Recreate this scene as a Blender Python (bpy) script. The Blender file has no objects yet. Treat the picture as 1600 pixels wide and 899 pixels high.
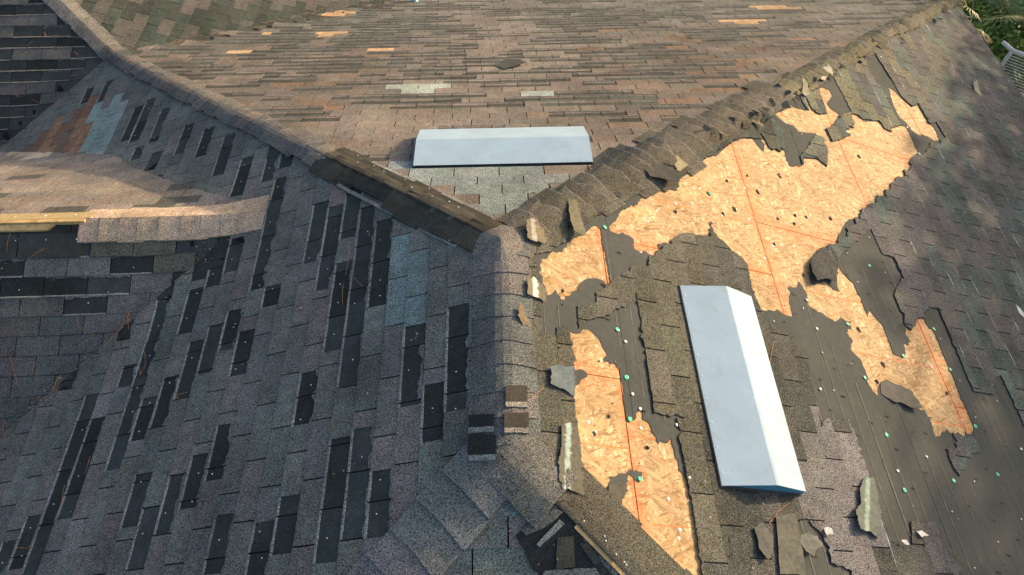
import bpy, bmesh, math, random
from mathutils import Vector, Matrix, noise
from mathutils.geometry import delaunay_2d_cdt
random.seed(7)
rnd = random.random
def ru(a, b): return a + (b - a) * random.random()
sc = bpy.context.scene
C = sc.collection

# ------------------------------------------------------------------ camera
FPX, TH, ROLL, YAW = 1038.461, 0.969, -0.001, 0.028
CAM = Vector((-0.0034, -2.204, 2.7668))
Fw = Vector((math.sin(YAW)*math.cos(TH), math.cos(YAW)*math.cos(TH), -math.sin(TH)))
R0 = Vector((math.cos(YAW), -math.sin(YAW), 0)); U0 = R0.cross(Fw)
Rt = R0*math.cos(ROLL) + U0*math.sin(ROLL); Up = -R0*math.sin(ROLL) + U0*math.cos(ROLL)
cam = bpy.data.cameras.new('camera'); camo = bpy.data.objects.new('camera', cam); C.objects.link(camo)
camo.matrix_world = Matrix(((Rt.x, Up.x, -Fw.x, CAM.x), (Rt.y, Up.y, -Fw.y, CAM.y), (Rt.z, Up.z, -Fw.z, CAM.z), (0, 0, 0, 1)))
cam.sensor_width = 36; cam.lens = 36*FPX/1600; cam.clip_start = 0.02; cam.clip_end = 900
sc.camera = camo

# ------------------------------------------------------------------ sky and sun
SUN_AZ, SUN_EL = 27.0, 12.8            # degrees from +X towards +Y, and above the horizon
w = bpy.data.worlds.new('World'); sc.world = w; w.use_nodes = True
nt = w.node_tree; bg = nt.nodes['Background']
sky = nt.nodes.new('ShaderNodeTexSky'); sky.sky_type = 'NISHITA'; sky.sun_disc = False
sky.sun_elevation = math.radians(SUN_EL); sky.sun_rotation = math.radians(90 - SUN_AZ)
sky.air_density = 1.0; sky.dust_density = 4.0; sky.ozone_density = 0.3
nt.links.new(sky.outputs[0], bg.inputs[0]); bg.inputs[1].default_value = 0.15
sd = bpy.data.lights.new('sun', 'SUN'); so = bpy.data.objects.new('sun', sd); C.objects.link(so)
sd.energy = 3.3; sd.angle = math.radians(0.6); sd.color = (1.0, 0.75, 0.46)
sdir = Vector((math.cos(math.radians(SUN_EL))*math.cos(math.radians(SUN_AZ)), math.cos(math.radians(SUN_EL))*math.sin(math.radians(SUN_AZ)), math.sin(math.radians(SUN_EL))))
so.rotation_euler = sdir.to_track_quat('Z', 'Y').to_euler(); so.location = (20, 8, 10)
sc.view_settings.view_transform = 'Standard'; sc.view_settings.look = 'None'
sc.view_settings.exposure = 1.13; sc.view_settings.gamma = 1.0

# ------------------------------------------------------------------ roof geometry
M_, K_, LR = 0.38882, 0.40626, 1.1428
GG = M_/K_
SX, SY, SZ = -3.9115, 3.7435, -1.5209
J = Vector((-1.639, 0.764, -0.637)); KF = 0.457
V2 = [(-1.66, .84), (-2.41, 1.33), (-2.97, 1.73), (-3.22, 1.99), (-3.87, 2.29), (-4.95, 2.75)]
def lerp(a, b, t): return a + (b-a)*t
def b1slope(x): return 0.53 if x > -2.97 else lerp(.53, .65, min(1.3, (-2.97-x)/1.98))
def smn(a, b, e):
    d = a-b
    if abs(d) > .5: return min(a, b)
    return (a+b-math.sqrt(d*d+e*e))/2
def hM(x, y): return smn(smn(-M_*abs(x) if abs(x) > .3 else -M_*math.sqrt(x*x+.0016), -K_*y, .022), K_*(y+LR), .022)
def hW1(x, y):
    if x > -1.0: return -99.
    return min(J.z + KF*(y-J.y), J.z - b1slope(x)*(y-J.y))
def hW2(x, y): return min(SZ + K_*(y-SY), SZ - M_*(x-SX))
def smx(a, b, e=0.08):
    d = a-b
    if abs(d) > .6: return max(a, b)
    return (a+b+math.sqrt(d*d+e*e))/2 - e*e/4/max(.6, abs(d))*0
def G(x, y):
    return smx(smx(hM(x, y), hW1(x, y)), hW2(x, y))
SL = {'L': ((M_, 0, -1), 0), 'R': ((M_, 0, 1), 0), 'B': ((0, K_, 1), 0), 'F': ((0, K_, -1), -K_*LR),
      'F1': ((0, KF, -1), KF*J.y-J.z), 'B1': ((0, .54, 1), .54*J.y+J.z), 'F2': ((0, K_, -1), K_*SY-SZ), 'P': ((M_, 0, 1), M_*SX+SZ)}
def back(px, py, s='R', h=0.0):
    """the point of a roof slope seen at photo position px, py (used to lay traced outlines on the slope)"""
    n, c = SL[s]; n = Vector(n); c = c + h*n.length*(1 if n.z > 0 else -1)
    r = Fw + Rt*((px-800)/FPX) - Up*((py-449.5)/FPX)
    return CAM + r*((c - n.dot(CAM))/n.dot(r))
def backz(px, py, z):
    r = Fw + Rt*((px-800)/FPX) - Up*((py-449.5)/FPX)
    return CAM + r*((z-CAM.z)/r.z)
def proj(P):
    d = Vector(P)-CAM; k = d.dot(Fw)
    if k < .05: return (-9e3, -9e3)
    return (800+FPX*d.dot(Rt)/k, 449.5-FPX*d.dot(Up)/k)
def inpoly(x, y, P):
    c = False; n = len(P); j = n-1
    for i in range(n):
        xi, yi = P[i][0], P[i][1]; xj, yj = P[j][0], P[j][1]
        if (yi > y) != (yj > y) and x < (xj-xi)*(y-yi)/(yj-yi)+xi: c = not c
        j = i
    return c
def bbox(P): return (min(p[0] for p in P), min(p[1] for p in P), max(p[0] for p in P), max(p[1] for p in P))

# ------------------------------------------------------------------ materials
def mat(name, rough=.9, spec=.3):
    m = bpy.data.materials.new(name); m.use_nodes = True
    b = m.node_tree.nodes['Principled BSDF']; b.inputs['Roughness'].default_value = rough
    b.inputs['Specular IOR Level'].default_value = spec
    return m, m.node_tree, b
class N:
    def __init__(s, nt): s.t = nt
    def n(s, typ, **kw):
        x = s.t.nodes.new(typ)
        for k, v in kw.items(): setattr(x, k, v)
        return x
    def link(s, a, b): s.t.links.new(a, b)
    def noise(s, vec, scale, detail=2., rough=.5, dist=0.):
        x = s.n('ShaderNodeTexNoise'); x.inputs['Scale'].default_value = scale; x.inputs['Detail'].default_value = detail
        x.inputs['Roughness'].default_value = rough; x.inputs['Distortion'].default_value = dist
        s.link(vec, x.inputs['Vector']); return x.outputs['Fac']
    def mr(s, v, a, b, c, d):
        x = s.n('ShaderNodeMapRange'); x.inputs[1].default_value = a; x.inputs[2].default_value = b
        x.inputs[3].default_value = c; x.inputs[4].default_value = d; s.link(v, x.inputs[0]); return x.outputs[0]
    def math(s, op, a, b):
        x = s.n('ShaderNodeMath', operation=op)
        for i, v in enumerate((a, b)):
            if isinstance(v, (int, float)): x.inputs[i].default_value = v
            else: s.link(v, x.inputs[i])
        return x.outputs[0]
    def mix(s, fac, a, b, typ='MIX'):
        x = s.n('ShaderNodeMix', data_type='RGBA', blend_type=typ)
        for i, v in ((0, fac), (6, a), (7, b)):
            if isinstance(v, (int, float)): x.inputs[i].default_value = v
            elif isinstance(v, tuple): x.inputs[i].default_value = (*v, 1)
            else: s.link(v, x.inputs[i])
        return x.outputs[2]
    def bump(s, h, st, dist, b):
        x = s.n('ShaderNodeBump'); x.inputs['Strength'].default_value = st; x.inputs['Distance'].default_value = dist
        s.link(h, x.inputs['Height']); s.link(x.outputs[0], b.inputs['Normal'])
def granule(name, lo, hi, speck, spk_col, bumpd):
    m, t, b = mat(name, .95, .12); q = N(t)
    g = q.n('ShaderNodeNewGeometry').outputs['Position']
    at = q.n('ShaderNodeAttribute', attribute_name='Col'); col = at.outputs['Color']
    a = q.noise(g, 165, 2.5, .8)
    f = q.mr(a, .36, .64, lo, hi)
    big = q.mr(q.noise(g, 2.3, 5., .65), .3, .7, .68, 1.28)
    mid = q.mr(q.noise(g, 16, 3., .6), .3, .7, .86, 1.14)
    v = q.math('MULTIPLY', q.math('MULTIPLY', f, big), mid)
    vc = q.n('ShaderNodeCombineColor'); [q.link(v, vc.inputs[i]) for i in range(3)]
    c1 = q.mix(1., col, vc.outputs[0], 'MULTIPLY')
    # coloured granules
    hue = q.n('ShaderNodeTexVoronoi'); hue.inputs['Scale'].default_value = 210; q.link(g, hue.inputs['Vector'])
    c2 = q.mix(.16, c1, q.mix(1., c1, hue.outputs['Color'], 'OVERLAY'))
    sp = q.mr(q.noise(g, 210, 1., .5), .66, .72, 0, speck)
    c3 = q.mix(sp, c2, spk_col)
    ms = q.mr(q.noise(g, 75, 3., .65), .45, .6, 0, 1)
    c4 = q.mix(q.math('MULTIPLY', ms, at.outputs['Alpha']), c3, (.27, .245, .11))
    q.link(c4, b.inputs['Base Color']); q.bump(a, .9, bumpd, b)
    return m
SHIN = granule('shingle_granules', .12, 2.2, .6, (.38, .39, .40), .003)
WORN = granule('worn_asphalt', .62, 1.4, .3, (.16, .18, .19), .001)
def plain(name, col, rough=.8, spec=.3, var=.25, sc_=8., metal=0., bump=0., specks=False):
    m, t, b = mat(name, rough, spec); q = N(t)
    g = q.n('ShaderNodeNewGeometry').outputs['Position']
    v = q.mr(q.noise(g, sc_, 5., .6), .3, .7, 1-var, 1+var)
    vc = q.n('ShaderNodeCombineColor'); [q.link(v, vc.inputs[i]) for i in range(3)]
    q.link(q.mix(1., col, vc.outputs[0], 'MULTIPLY'), b.inputs['Base Color'])
    b.inputs['Metallic'].default_value = metal
    if specks:
        base = b.inputs['Base Color'].links[0].from_socket
        sp_ = q.mr(q.noise(g, 85, 2., .5), .68, .74, 0, .5); st_ = q.mr(q.noise(g, 9, 6., .7), .52, .78, 0, .35)
        base = q.mix(sp_, base, (.12, .13, .14)); base = q.mix(st_, base, (.23, .24, .24)); q.link(base, b.inputs['Base Color'])
    if bump: q.bump(q.noise(g, sc_*6, 4., .6), .6, bump, b)
    return m
def colmat(name, rough=.7, var=.2, sc_=20., spec=.3):
    m, t, b = mat(name, rough, spec); q = N(t)
    g = q.n('ShaderNodeNewGeometry').outputs['Position']
    at = q.n('ShaderNodeAttribute', attribute_name='Col').outputs['Color']
    v = q.mr(q.noise(g, sc_, 5., .6), .3, .7, 1-var, 1+var)
    vc = q.n('ShaderNodeCombineColor'); [q.link(v, vc.inputs[i]) for i in range(3)]
    q.link(q.mix(1., at, vc.outputs[0], 'MULTIPLY'), b.inputs['Base Color'])
    return m
def osbmat():
    m, t, b = mat('strand_board', .75, .25); q = N(t)
    geo = q.n('ShaderNodeNewGeometry').outputs['Position']
    mp0 = q.n('ShaderNodeMapping'); mp0.inputs['Rotation'].default_value = (0, math.atan(M_), 0); q.link(geo, mp0.inputs[0])
    P = mp0.outputs[0]
    wn = q.n('ShaderNodeTexNoise'); wn.inputs['Scale'].default_value = 6; q.link(P, wn.inputs['Vector'])
    add = q.n('ShaderNodeVectorMath', operation='MULTIPLY_ADD'); q.link(wn.outputs['Color'], add.inputs[0]); add.inputs[1].default_value = (.02, .02, .02); q.link(P, add.inputs[2])
    col = None; hh = None
    tones = [(.45, .285, .14), (.51, .345, .178), (.40, .25, .12), (.62, .48, .31), (.30, .175, .08), (.53, .38, .21)]
    for i, (ang, sx, sy, th) in enumerate([(5, 26, 105, 0), (62, 22, 85, .4), (118, 21, 92, .48), (88, 18, 75, .62), (150, 22, 98, .66), (35, 16, 66, .76)]):
        mp = q.n('ShaderNodeMapping'); mp.inputs['Rotation'].default_value = (0, 0, math.radians(ang)); mp.inputs['Location'].default_value = (i*3.1, i*1.7, 0)
        q.link(add.outputs[0], mp.inputs[0])
        m2 = q.n('ShaderNodeMapping'); m2.inputs['Scale'].default_value = (sx, sy, .01); q.link(mp.outputs[0], m2.inputs[0])
        v = q.n('ShaderNodeTexVoronoi'); v.inputs['Scale'].default_value = 1; q.link(m2.outputs[0], v.inputs['Vector'])
        sp = q.n('ShaderNodeSeparateColor'); q.link(v.outputs['Color'], sp.inputs[0])
        m3 = q.n('ShaderNodeMapping'); m3.inputs['Scale'].default_value = (30, 420, 1); q.link(mp.outputs[0], m3.inputs[0])
        grain = q.noise(m3.outputs[0], 1, 3., .6)
        base = q.mix(q.mr(sp.outputs[0], 0, 1, 0, 1), tones[i], tones[(i+3) % 6])
        gv = q.mr(grain, .3, .7, .84, 1.13); vc = q.n('ShaderNodeCombineColor'); [q.link(gv, vc.inputs[k]) for k in range(3)]
        base = q.mix(1., base, vc.outputs[0], 'MULTIPLY')
        edge = q.mr(v.outputs['Distance'], .52, .68, 1., .72); ec = q.n('ShaderNodeCombineColor'); [q.link(edge, ec.inputs[k]) for k in range(3)]
        base = q.mix(1., base, ec.outputs[0], 'MULTIPLY')
        if col is None: col = base; hh = sp.outputs[2]
        else:
            mk = q.math('GREATER_THAN', sp.outputs[1], th)
            col = q.mix(mk, col, base)
            hm = q.n('ShaderNodeMix', data_type='FLOAT'); q.link(mk, hm.inputs[0]); q.link(hh, hm.inputs[2]); q.link(sp.outputs[2], hm.inputs[3]); hh = hm.outputs[0]
    st = q.mr(q.noise(P, 3.2, 5., .65), .35, .7, .78, 1.14); sv = q.n('ShaderNodeCombineColor'); [q.link(st, sv.inputs[k]) for k in range(3)]
    col = q.mix(1., col, sv.outputs[0], 'MULTIPLY')
    # dark flecks and small knots, red edge-seal bleeding in from the panel joints (attribute Col red = nearness)
    fl = q.mr(q.noise(P, 130, 2., .5), .70, .76, 0, .6); col = q.mix(fl, col, (.16, .07, .03))
    at = q.n('ShaderNodeAttribute', attribute_name='Col'); s2 = q.n('ShaderNodeSeparateColor'); q.link(at.outputs['Color'], s2.inputs[0])
    red = q.math('MULTIPLY', s2.outputs[0], q.mr(q.noise(P, 9, 3., .6), .3, .7, .35, 1.))
    col = q.mix(red, col, (.60, .15, .045))
    q.link(col, b.inputs['Base Color']); q.bump(hh, .35, .0015, b)
    return m
OSB = osbmat()
def feltmat():
    m, t, b = mat('roofing_felt', .9, .06); q = N(t)
    g = q.n('ShaderNodeNewGeometry').outputs['Position']
    base = q.mix(q.mr(q.noise(g, 1.7, 5., .6), .35, .65, 0, 1), (.060, .067, .066), (.078, .083, .081))
    base = q.mix(q.mr(q.noise(g, 28, 5., .7), .45, .75, 0, .5), base, (.105, .103, .095))
    base = q.mix(q.mr(q.noise(g, 170, 2., .6), .62, .72, 0, .35), base, (.17, .16, .15))
    q.link(base, b.inputs['Base Color'])
    mp = q.n('ShaderNodeMapping'); mp.inputs['Scale'].default_value = (9, 1.6, 9); mp.inputs['Rotation'].default_value = (0, 0, .25); q.link(g, mp.inputs[0])
    wr = q.noise(mp.outputs[0], 1., 4., .6, 1.2); hsum = q.math('ADD', q.math('MULTIPLY', wr, 4.), q.math('MULTIPLY', q.noise(g, 120, 3., .6), .35))
    q.bump(hsum, .3, .0022, b)
    return m
FELT = feltmat()
CM = colmat('tinted_felt_and_board', .8, .28, 45)
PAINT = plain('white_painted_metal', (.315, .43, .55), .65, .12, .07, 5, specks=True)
PAINT_SHADED = plain('blue_shaded_metal_end', (.07, .26, .40), .5, .4, .1, 6)  # same white metal, with the blue of its shaded end put into the colour
STEEL = plain('galvanised_steel', (.62, .63, .64), .35, .5, .2, 90, .6)
GREEN = plain('green_plastic', (.05, .50, .30), .45, .5, .12, 60)
NEEDLE = plain('dry_pine_needle', (.42, .20, .09), .8, .2, .3, 40)
WOOD = plain('bare_lumber', (.55, .36, .17), .8, .2, .3, 22)
LINEC = plain('chalk_red', (.80, .17, .05), .8, .2, .45, 30)
PLINE = plain('felt_print_line', (.16, .155, .145), .8, .2, .5, 25)
SMUDGE = plain('felt_smudge', (.022, .017, .015), .8, .2, .4, 70)
DECK = plain('dark_gap', (.012, .012, .013), 1, .1, .3, 9)

# ------------------------------------------------------------------ mesh helpers
def tag(o, label=None, cat=None, group=None, kind=None):
    if label: o['label'] = label
    if cat: o['category'] = cat
    if group: o['group'] = group
    if kind: o['kind'] = kind
    return o
def empty(name, loc):
    o = bpy.data.objects.new(name, None); C.objects.link(o); o.location = loc; o.empty_display_size = .1; return o
def mesh(name, V, F, mt, parent=None, cols=None, smooth=False, center=True):
    me = bpy.data.meshes.new(name)
    c = Vector((0, 0, 0))
    if center and V:
        for v in V: c += Vector(v)
        c /= len(V)
    me.from_pydata([tuple(Vector(v)-c) for v in V], [], F)
    if cols is not None:
        ca = me.color_attributes.new('Col', 'FLOAT_COLOR', 'POINT')
        if isinstance(cols, tuple): cols = [cols]*len(V)
        ca.data.foreach_set('color', [k for q in cols for k in (q if len(q) == 4 else (*q, 0.))])
    me.materials.append(mt)
    if smooth: me.shade_smooth()
    me.update()
    o = bpy.data.objects.new(name, me); C.objects.link(o); o.location = c
    if parent is not None:
        o.parent = parent
        o.matrix_parent_inverse = Matrix.Translation(-wloc(parent))
    return o
WL = {}
def wloc(o):
    p = Vector(o.location)
    if o.parent is not None:
        return o.matrix_parent_inverse @ Vector(o.location) + wloc(o.parent)
    return p
class MB:
    def __init__(s): s.V = []; s.F = []; s.Cc = []
    def add(s, V, F, col=None):
        n = len(s.V); s.V += [tuple(v) for v in V]; s.F += [[i+n for i in f] for f in F]
        if col is not None: s.Cc += [col]*len(V) if isinstance(col, tuple) else list(col)
    def build(s, name, mt, parent=None, smooth=False, center=True): return mesh(name, s.V, s.F, mt, parent, s.Cc or None, smooth, center)
def prism(P, ztop, zbot):
    """polygon P (x, y) with heights from two functions -> closed slab"""
    n = len(P)
    V = [(x, y, ztop(x, y)) for x, y in P]+[(x, y, zbot(x, y)) for x, y in P]
    a = sum(P[i][0]*P[(i+1) % n][1]-P[(i+1) % n][0]*P[i][1] for i in range(n))
    o = list(range(n)) if a > 0 else list(range(n))[::-1]
    F = [o]+[[o[(i+1) % n], o[i], o[i]+n, o[(i+1) % n]+n] for i in range(n)]
    return V, F
def segs_of(P): return [(P[i], P[(i+1) % len(P)]) for i in range(len(P))]
def cut(rect, segs, keep, extra=()):
    """triangulate the rectangle together with boundary segments, keep triangles by their centre"""
    x0, y0, x1, y1 = bbox(rect)
    V = [Vector(p) for p in rect]; E = [(i, (i+1) % len(rect)) for i in range(len(rect))]
    for a, b in segs:
        if max(a[0], b[0]) < x0 or min(a[0], b[0]) > x1 or max(a[1], b[1]) < y0 or min(a[1], b[1]) > y1: continue
        n = len(V); V += [Vector(a), Vector(b)]; E.append((n, n+1))
    V += [Vector(e) for e in extra]
    vo, eo, fo, *_ = delaunay_2d_cdt(V, E, [], 0, 1e-6)
    K = []
    for f in fo:
        cx = sum(vo[i].x for i in f)/3; cy = sum(vo[i].y for i in f)/3
        if inpoly(cx, cy, rect) and keep(cx, cy):
            a, b, c = (vo[i] for i in f)
            if (b-a).cross(c-a) < 0: f = f[::-1]
            K.append(list(f))
    return vo, K
def slab(vo, K, ztop, zbot):
    """triangle patch -> slab with skirts"""
    idx = {}; V = []; F = []
    def g(i):
        if i not in idx: idx[i] = len(V); V.append((vo[i].x, vo[i].y, ztop(vo[i].x, vo[i].y)))
        return idx[i]
    ed = {}
    for f in K:
        F.append([g(i) for i in f])
        for i in range(3): ed[(f[i], f[(i+1) % 3])] = 1
    bo = {}
    for (a, b) in list(ed):
        if (b, a) not in ed:
            for i in (a, b):
                if i not in bo: bo[i] = len(V); V.append((vo[i].x, vo[i].y, zbot(vo[i].x, vo[i].y)))
            F.append([g(b), g(a), bo[a], bo[b]])
    return V, F
def rag(P, amp=.008, step=.022, seed=0):
    """make a traced outline ragged"""
    out = []
    for i in range(len(P)):
        a = Vector(P[i][:2]); b = Vector(P[(i+1) % len(P)][:2]); L = (b-a).length; n = max(1, int(L/step)); d = (b-a)/max(L, 1e-6); nn = Vector((-d.y, d.x))
        for k in range(n):
            p = a+(b-a)*(k/n)
            am_ = max(.15, .9+2.2*noise.noise(Vector((p.x*5, p.y*5, seed+9))))
            j = am_*noise.noise(Vector((p.x*30, p.y*30, seed)))*amp*1.6 + am_*noise.noise(Vector((p.x*85, p.y*85, seed+5)))*amp*1.3
            p = p + (nn*j if k else Vector((0, 0)))
            out.append((p.x, p.y))
    return out

# ------------------------------------------------------------------ the house and its slopes
house = empty('house', (0, 0, -5.2))
tag(house, 'storm damaged hipped house roof of grey asphalt shingles with patches of bare strand board', 'house')
A = (0., 0.); Y2 = (0., -LR); S = (SX, SY); Jx = (J.x, J.y)
FL = (-4., -LR-4*GG); FR = (4., -LR-4*GG); EX = 6.15; EY = 6.3
V1e = (-4., J.y-.85*(4+J.x)); HR = (EX, EX*GG)
POLY = {
 'L': [A, S] + V2[::-1] + [Jx, V1e, FL, Y2],
 'R': [A, Y2, FR, (EX, -LR-4*GG), HR],
 'B': [A, HR, (EX, EY), (SX+(EY-SY)/GG, EY), S],
 'F': [Y2, FL, FR],
 'F1': [Jx, (-6.2, J.y), (-6.2, V1e[1]-.85*2.2), V1e],
 'B1': [Jx] + V2 + [(-6.2, 3.28), (-6.2, J.y)],
 'F2': [S, (-4.95, 2.75), (-6.2, 3.28), (-6.2, SY+GG*(-SX*-1+6.2))],
 'P': [S, (-6.2, SY+GG*(6.2+SX)), (-6.2, EY), (SX+(EY-SY)/GG, EY)],
}
POLY['F2'][3] = (-6.2, SY+GG*(6.2+SX))
def gsurf(poly, dz, step):
    P_ = []
    for i in range(len(poly)):
        a, b = Vector(poly[i]), Vector(poly[(i+1) % len(poly)]); n = max(1, int((b-a).length/.1)); P_ += [tuple(a+(b-a)*(k/n)) for k in range(n)]
    poly = P_
    x0, y0, x1, y1 = bbox(poly); ex = []
    nx = int((x1-x0)/step)+1; ny = int((y1-y0)/step)+1
    for i in range(1, nx):
        for j in range(1, ny):
            p = (x0+(x1-x0)*i/nx, y0+(y1-y0)*j/ny)
            if inpoly(*p, poly): ex.append(p)
    vo, K = cut(poly, [], lambda x, y: True, ex)
    return slab(vo, K, lambda x, y: G(x, y)+dz, lambda x, y: G(x, y)+dz-.03)
SLOPE = {}
for k in POLY:
    V, F = gsurf(POLY[k], -.012 if k == 'R' else -.001, .12 if k != 'R' else .5)
    SLOPE[k] = mesh('roof_slope', V, F, DECK, house)
# walls under the eaves
wb = MB()
for (x0, y0, x1, y1) in [(-5.6, -4.5, -5.4, 5.7), (5.4, -4.5, 5.6, 5.7), (-5.4, -4.5, 5.4, -4.3), (-5.4, 5.5, 5.4, 5.7)]:
    z1 = -2.75
    P = [(x0, y0), (x1, y0), (x1, y1), (x0, y1)]
    V, F = prism(P, lambda x, y: z1, lambda x, y: -5.2); wb.add(V, F)
wb.build('wall', plain('stucco', (.42, .38, .32), .9, .2, .1, 12), house)
# eave trim on the right side
fb = MB(); V, F = prism([(EX-.03, -5.), (EX+.012, -5.), (EX+.012, HR[1]), (EX-.03, HR[1])], lambda x, y: -M_*EX-.002, lambda x, y: -M_*EX-.16); fb.add(V, F)
fb.build('fascia', plain('painted_fascia', (.30, .27, .24), .7, .3, .1, 9), house)

# ---------------- traced damage outlines (photo positions laid onto the right slope)
def trace(pts, s='R'): return [tuple(back(x, y, s)[:2]) for x, y in pts]
O1 = [(932,353),(940,360),(943,386),(950.6,425),(951.7,450),(947,444),(940,438.5),(928,435.5),(918.6,436),(908,441.5),(897.6,455),(888.6,462.5),(879.6,469),(876,467),(871,456.5),(866,455),(862,461),(855.5,462),(853,452),(848,443),(845,429.5),(844,413),(848.5,404),(858,398),(869.5,395),(880,390),(886,383),(895,374),(910,368),(919,360.6),(925,354.5)]
O2 = [(952,354.5),(964,342.5),(970,330.5),(985,323),(1000,314),(1009,305),(1010.7,296),(1022.7,293.7),(1058,298),(1062,280),(1078,270),(1092,255),(1106,246),(1119.5,244.6),(1130,234),(1143.5,223.5),(1163,216),(1173.6,216.8),(1184,228),(1193,237.8),(1194.6,231),(1190,217.5),(1187,210),(1193,216),(1202,232.6),(1220,237.8),(1219.4,230),(1224.6,235.6),(1232,259.6),(1248.6,261),(1255.4,258),(1254.7,247.6),(1277,249),(1292,261),(1293,237),(1284.7,216),(1272.7,208.5),(1259,207.8),(1247,206),(1239.6,196.5),(1226,192),(1214,182),(1210,178.6),(1225,172.6),(1234,165),(1255,172),(1264,173),(1257,156),(1260,154),(1270,174),(1282,180),(1292,178.6),(1279,140),(1285,136.6),(1295.7,141),(1301,151.6),(1295.7,156),(1292.7,162),(1297,169.6),(1310.7,178.6),(1305,193.5),(1290.7,202.5),(1299.7,222),(1312,220),(1328.5,212),(1319.5,207),(1336,193.5),(1331.5,187.5),(1330,178.6),(1340.5,181),(1349.5,190),(1367.6,190),(1373.6,190.5),(1382.6,203),(1393,207),(1391.6,201),(1408,196.5),(1415.6,199.5),(1420,208.5),(1433.6,238.6),(1430.6,244),(1424.6,246),(1420,255),(1422,264),(1420,268),(1411,265.6),(1413,276),(1411,278),(1400.6,277),(1397.6,285),(1391.6,286.6),(1390,297),(1382,296.4),(1385,309),(1369,306),(1368.5,318),(1355.7,320),(1352.7,327.8),(1345,327.8),(1343.7,343.5),(1334.7,340.5),(1322,346.5),(1315,360),(1310,369),(1309,375),(1305.4,383),(1295,382),(1292,397.6),(1280.6,391.6),(1276,403.6),(1275,415),(1264,413),(1265.6,435),(1270,446),(1280.6,442.5),(1291,441.8),(1301.6,453),(1312,456),(1307.6,447),(1307.5,427.5),(1310,417),(1318,429),(1330,441),(1333,442),(1339,456),(1349.7,480),(1355.7,495),(1358,483),(1367.6,496.5),(1378,507.8),(1390,537),(1397.6,555),(1411,559),(1415,553.6),(1413,537),(1420,540),(1420,531),(1411,507),(1422,517.5),(1429,510),(1432,498.8),(1442.6,498),(1450,513),(1459,517.5),(1469.7,544.6),(1489.7,591.5),(1509,639.5),(1521,666.6),(1522.7,683),(1515,678),(1507.7,674),(1508.4,681),(1488,677),(1478.4,671),(1470,682),(1461,684),(1456,665),(1457.4,653),(1449,651.6),(1445.4,641),(1437,641),(1428,627.5),(1423.6,615.5),(1410,605),(1401,602),(1386,593.8),(1375.6,597.5),(1372,608),(1372.6,616),(1363.5,612.5),(1360,604.6),(1352.6,582),(1345,562.6),(1336,553.6),(1328.5,546),(1332,532.6),(1322.5,519),(1330,512),(1327,505.5),(1314,496.5),(1304.6,504),(1291,495),(1277.6,487.6),(1262.6,475.6),(1261,460.5),(1253.6,447),(1247.6,439.5),(1244.6,450),(1234,447.8),(1233,465),(1238.6,495.8),(1225,492),(1214.5,483.8),(1210,486.8),(1187.5,483.8),(1180,466),(1175,455),(1171,435),(1166.7,414),(1157.7,403.6),(1142.6,393),(1132,381),(1120,369),(1114,360),(1111,346.5),(1108,348),(1109.6,372),(1090,369),(1079.6,366),(1064.6,366),(1049.5,375),(1048,384),(1028.5,381),(1022.5,402),(1006,391.6),(1001.7,396.6),(991,389),(989.7,374),(973,363.6),(967,367),(953.6,362)]
O3 = [(890,516.6),(896,521),(906.6,521),(911,515),(920,515),(929,522.6),(938,533),(942.6,545),(948.6,555),(943,561),(944,566),(959,567.8),(968,577.5),(971.8,595.5),(978.6,651),(980,658.6),(990.6,657),(999,641),(1004,651),(1016,666),(1018.4,675),(1029.7,693.8),(1037,691.5),(1049,686),(1052,699),(1059.7,724.5),(1073,753),(1080.7,795),(1090,849),(1097.5,899),(1099,915),(1040,915),(1036,899),(1021,876),(1018,862.6),(1010.5,855),(1003,855),(985,846),(976,831),(970.8,804),(972,793.5),(972,786),(977,768),(981.6,753),(980,747),(987.6,745),(995,753),(1002.6,750),(1002.6,738),(984.6,733.6),(971,739.6),(962,745.6),(951.6,745),(950.8,759),(948.6,768),(950.6,780),(950,792),(946,796.5),(940,790.5),(935.5,783),(929.5,783),(922,788),(914.5,788),(911.5,777),(910,750),(906.5,697.5),(902.8,667.5),(899.8,648),(896,615),(899.8,603),(917,589.5),(918.6,585),(914,580.5),(905,577.5),(899,579),(896,570),(897.5,555),(896,540),(890,530)]
O5 = [(1388.6,137),(1399,144),(1405,151.6),(1424.6,168),(1433.6,163.6),(1451.6,193.6),(1456,196.5),(1463.6,207),(1466,219),(1460,221),(1450,214),(1441,210),(1435,212),(1423,202.5),(1416,192),(1403.6,181.6),(1396,168),(1390,150)]
OS = [rag(trace(o), .008, .013, i) for i, o in enumerate((O1, O2, O3, O5))]
OBB = [bbox(o) for o in OS]
def inosb(x, y):
    for o, b in zip(OS, OBB):
        if b[0] <= x <= b[2] and b[1] <= y <= b[3] and inpoly(x, y, o): return True
    return False
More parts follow.
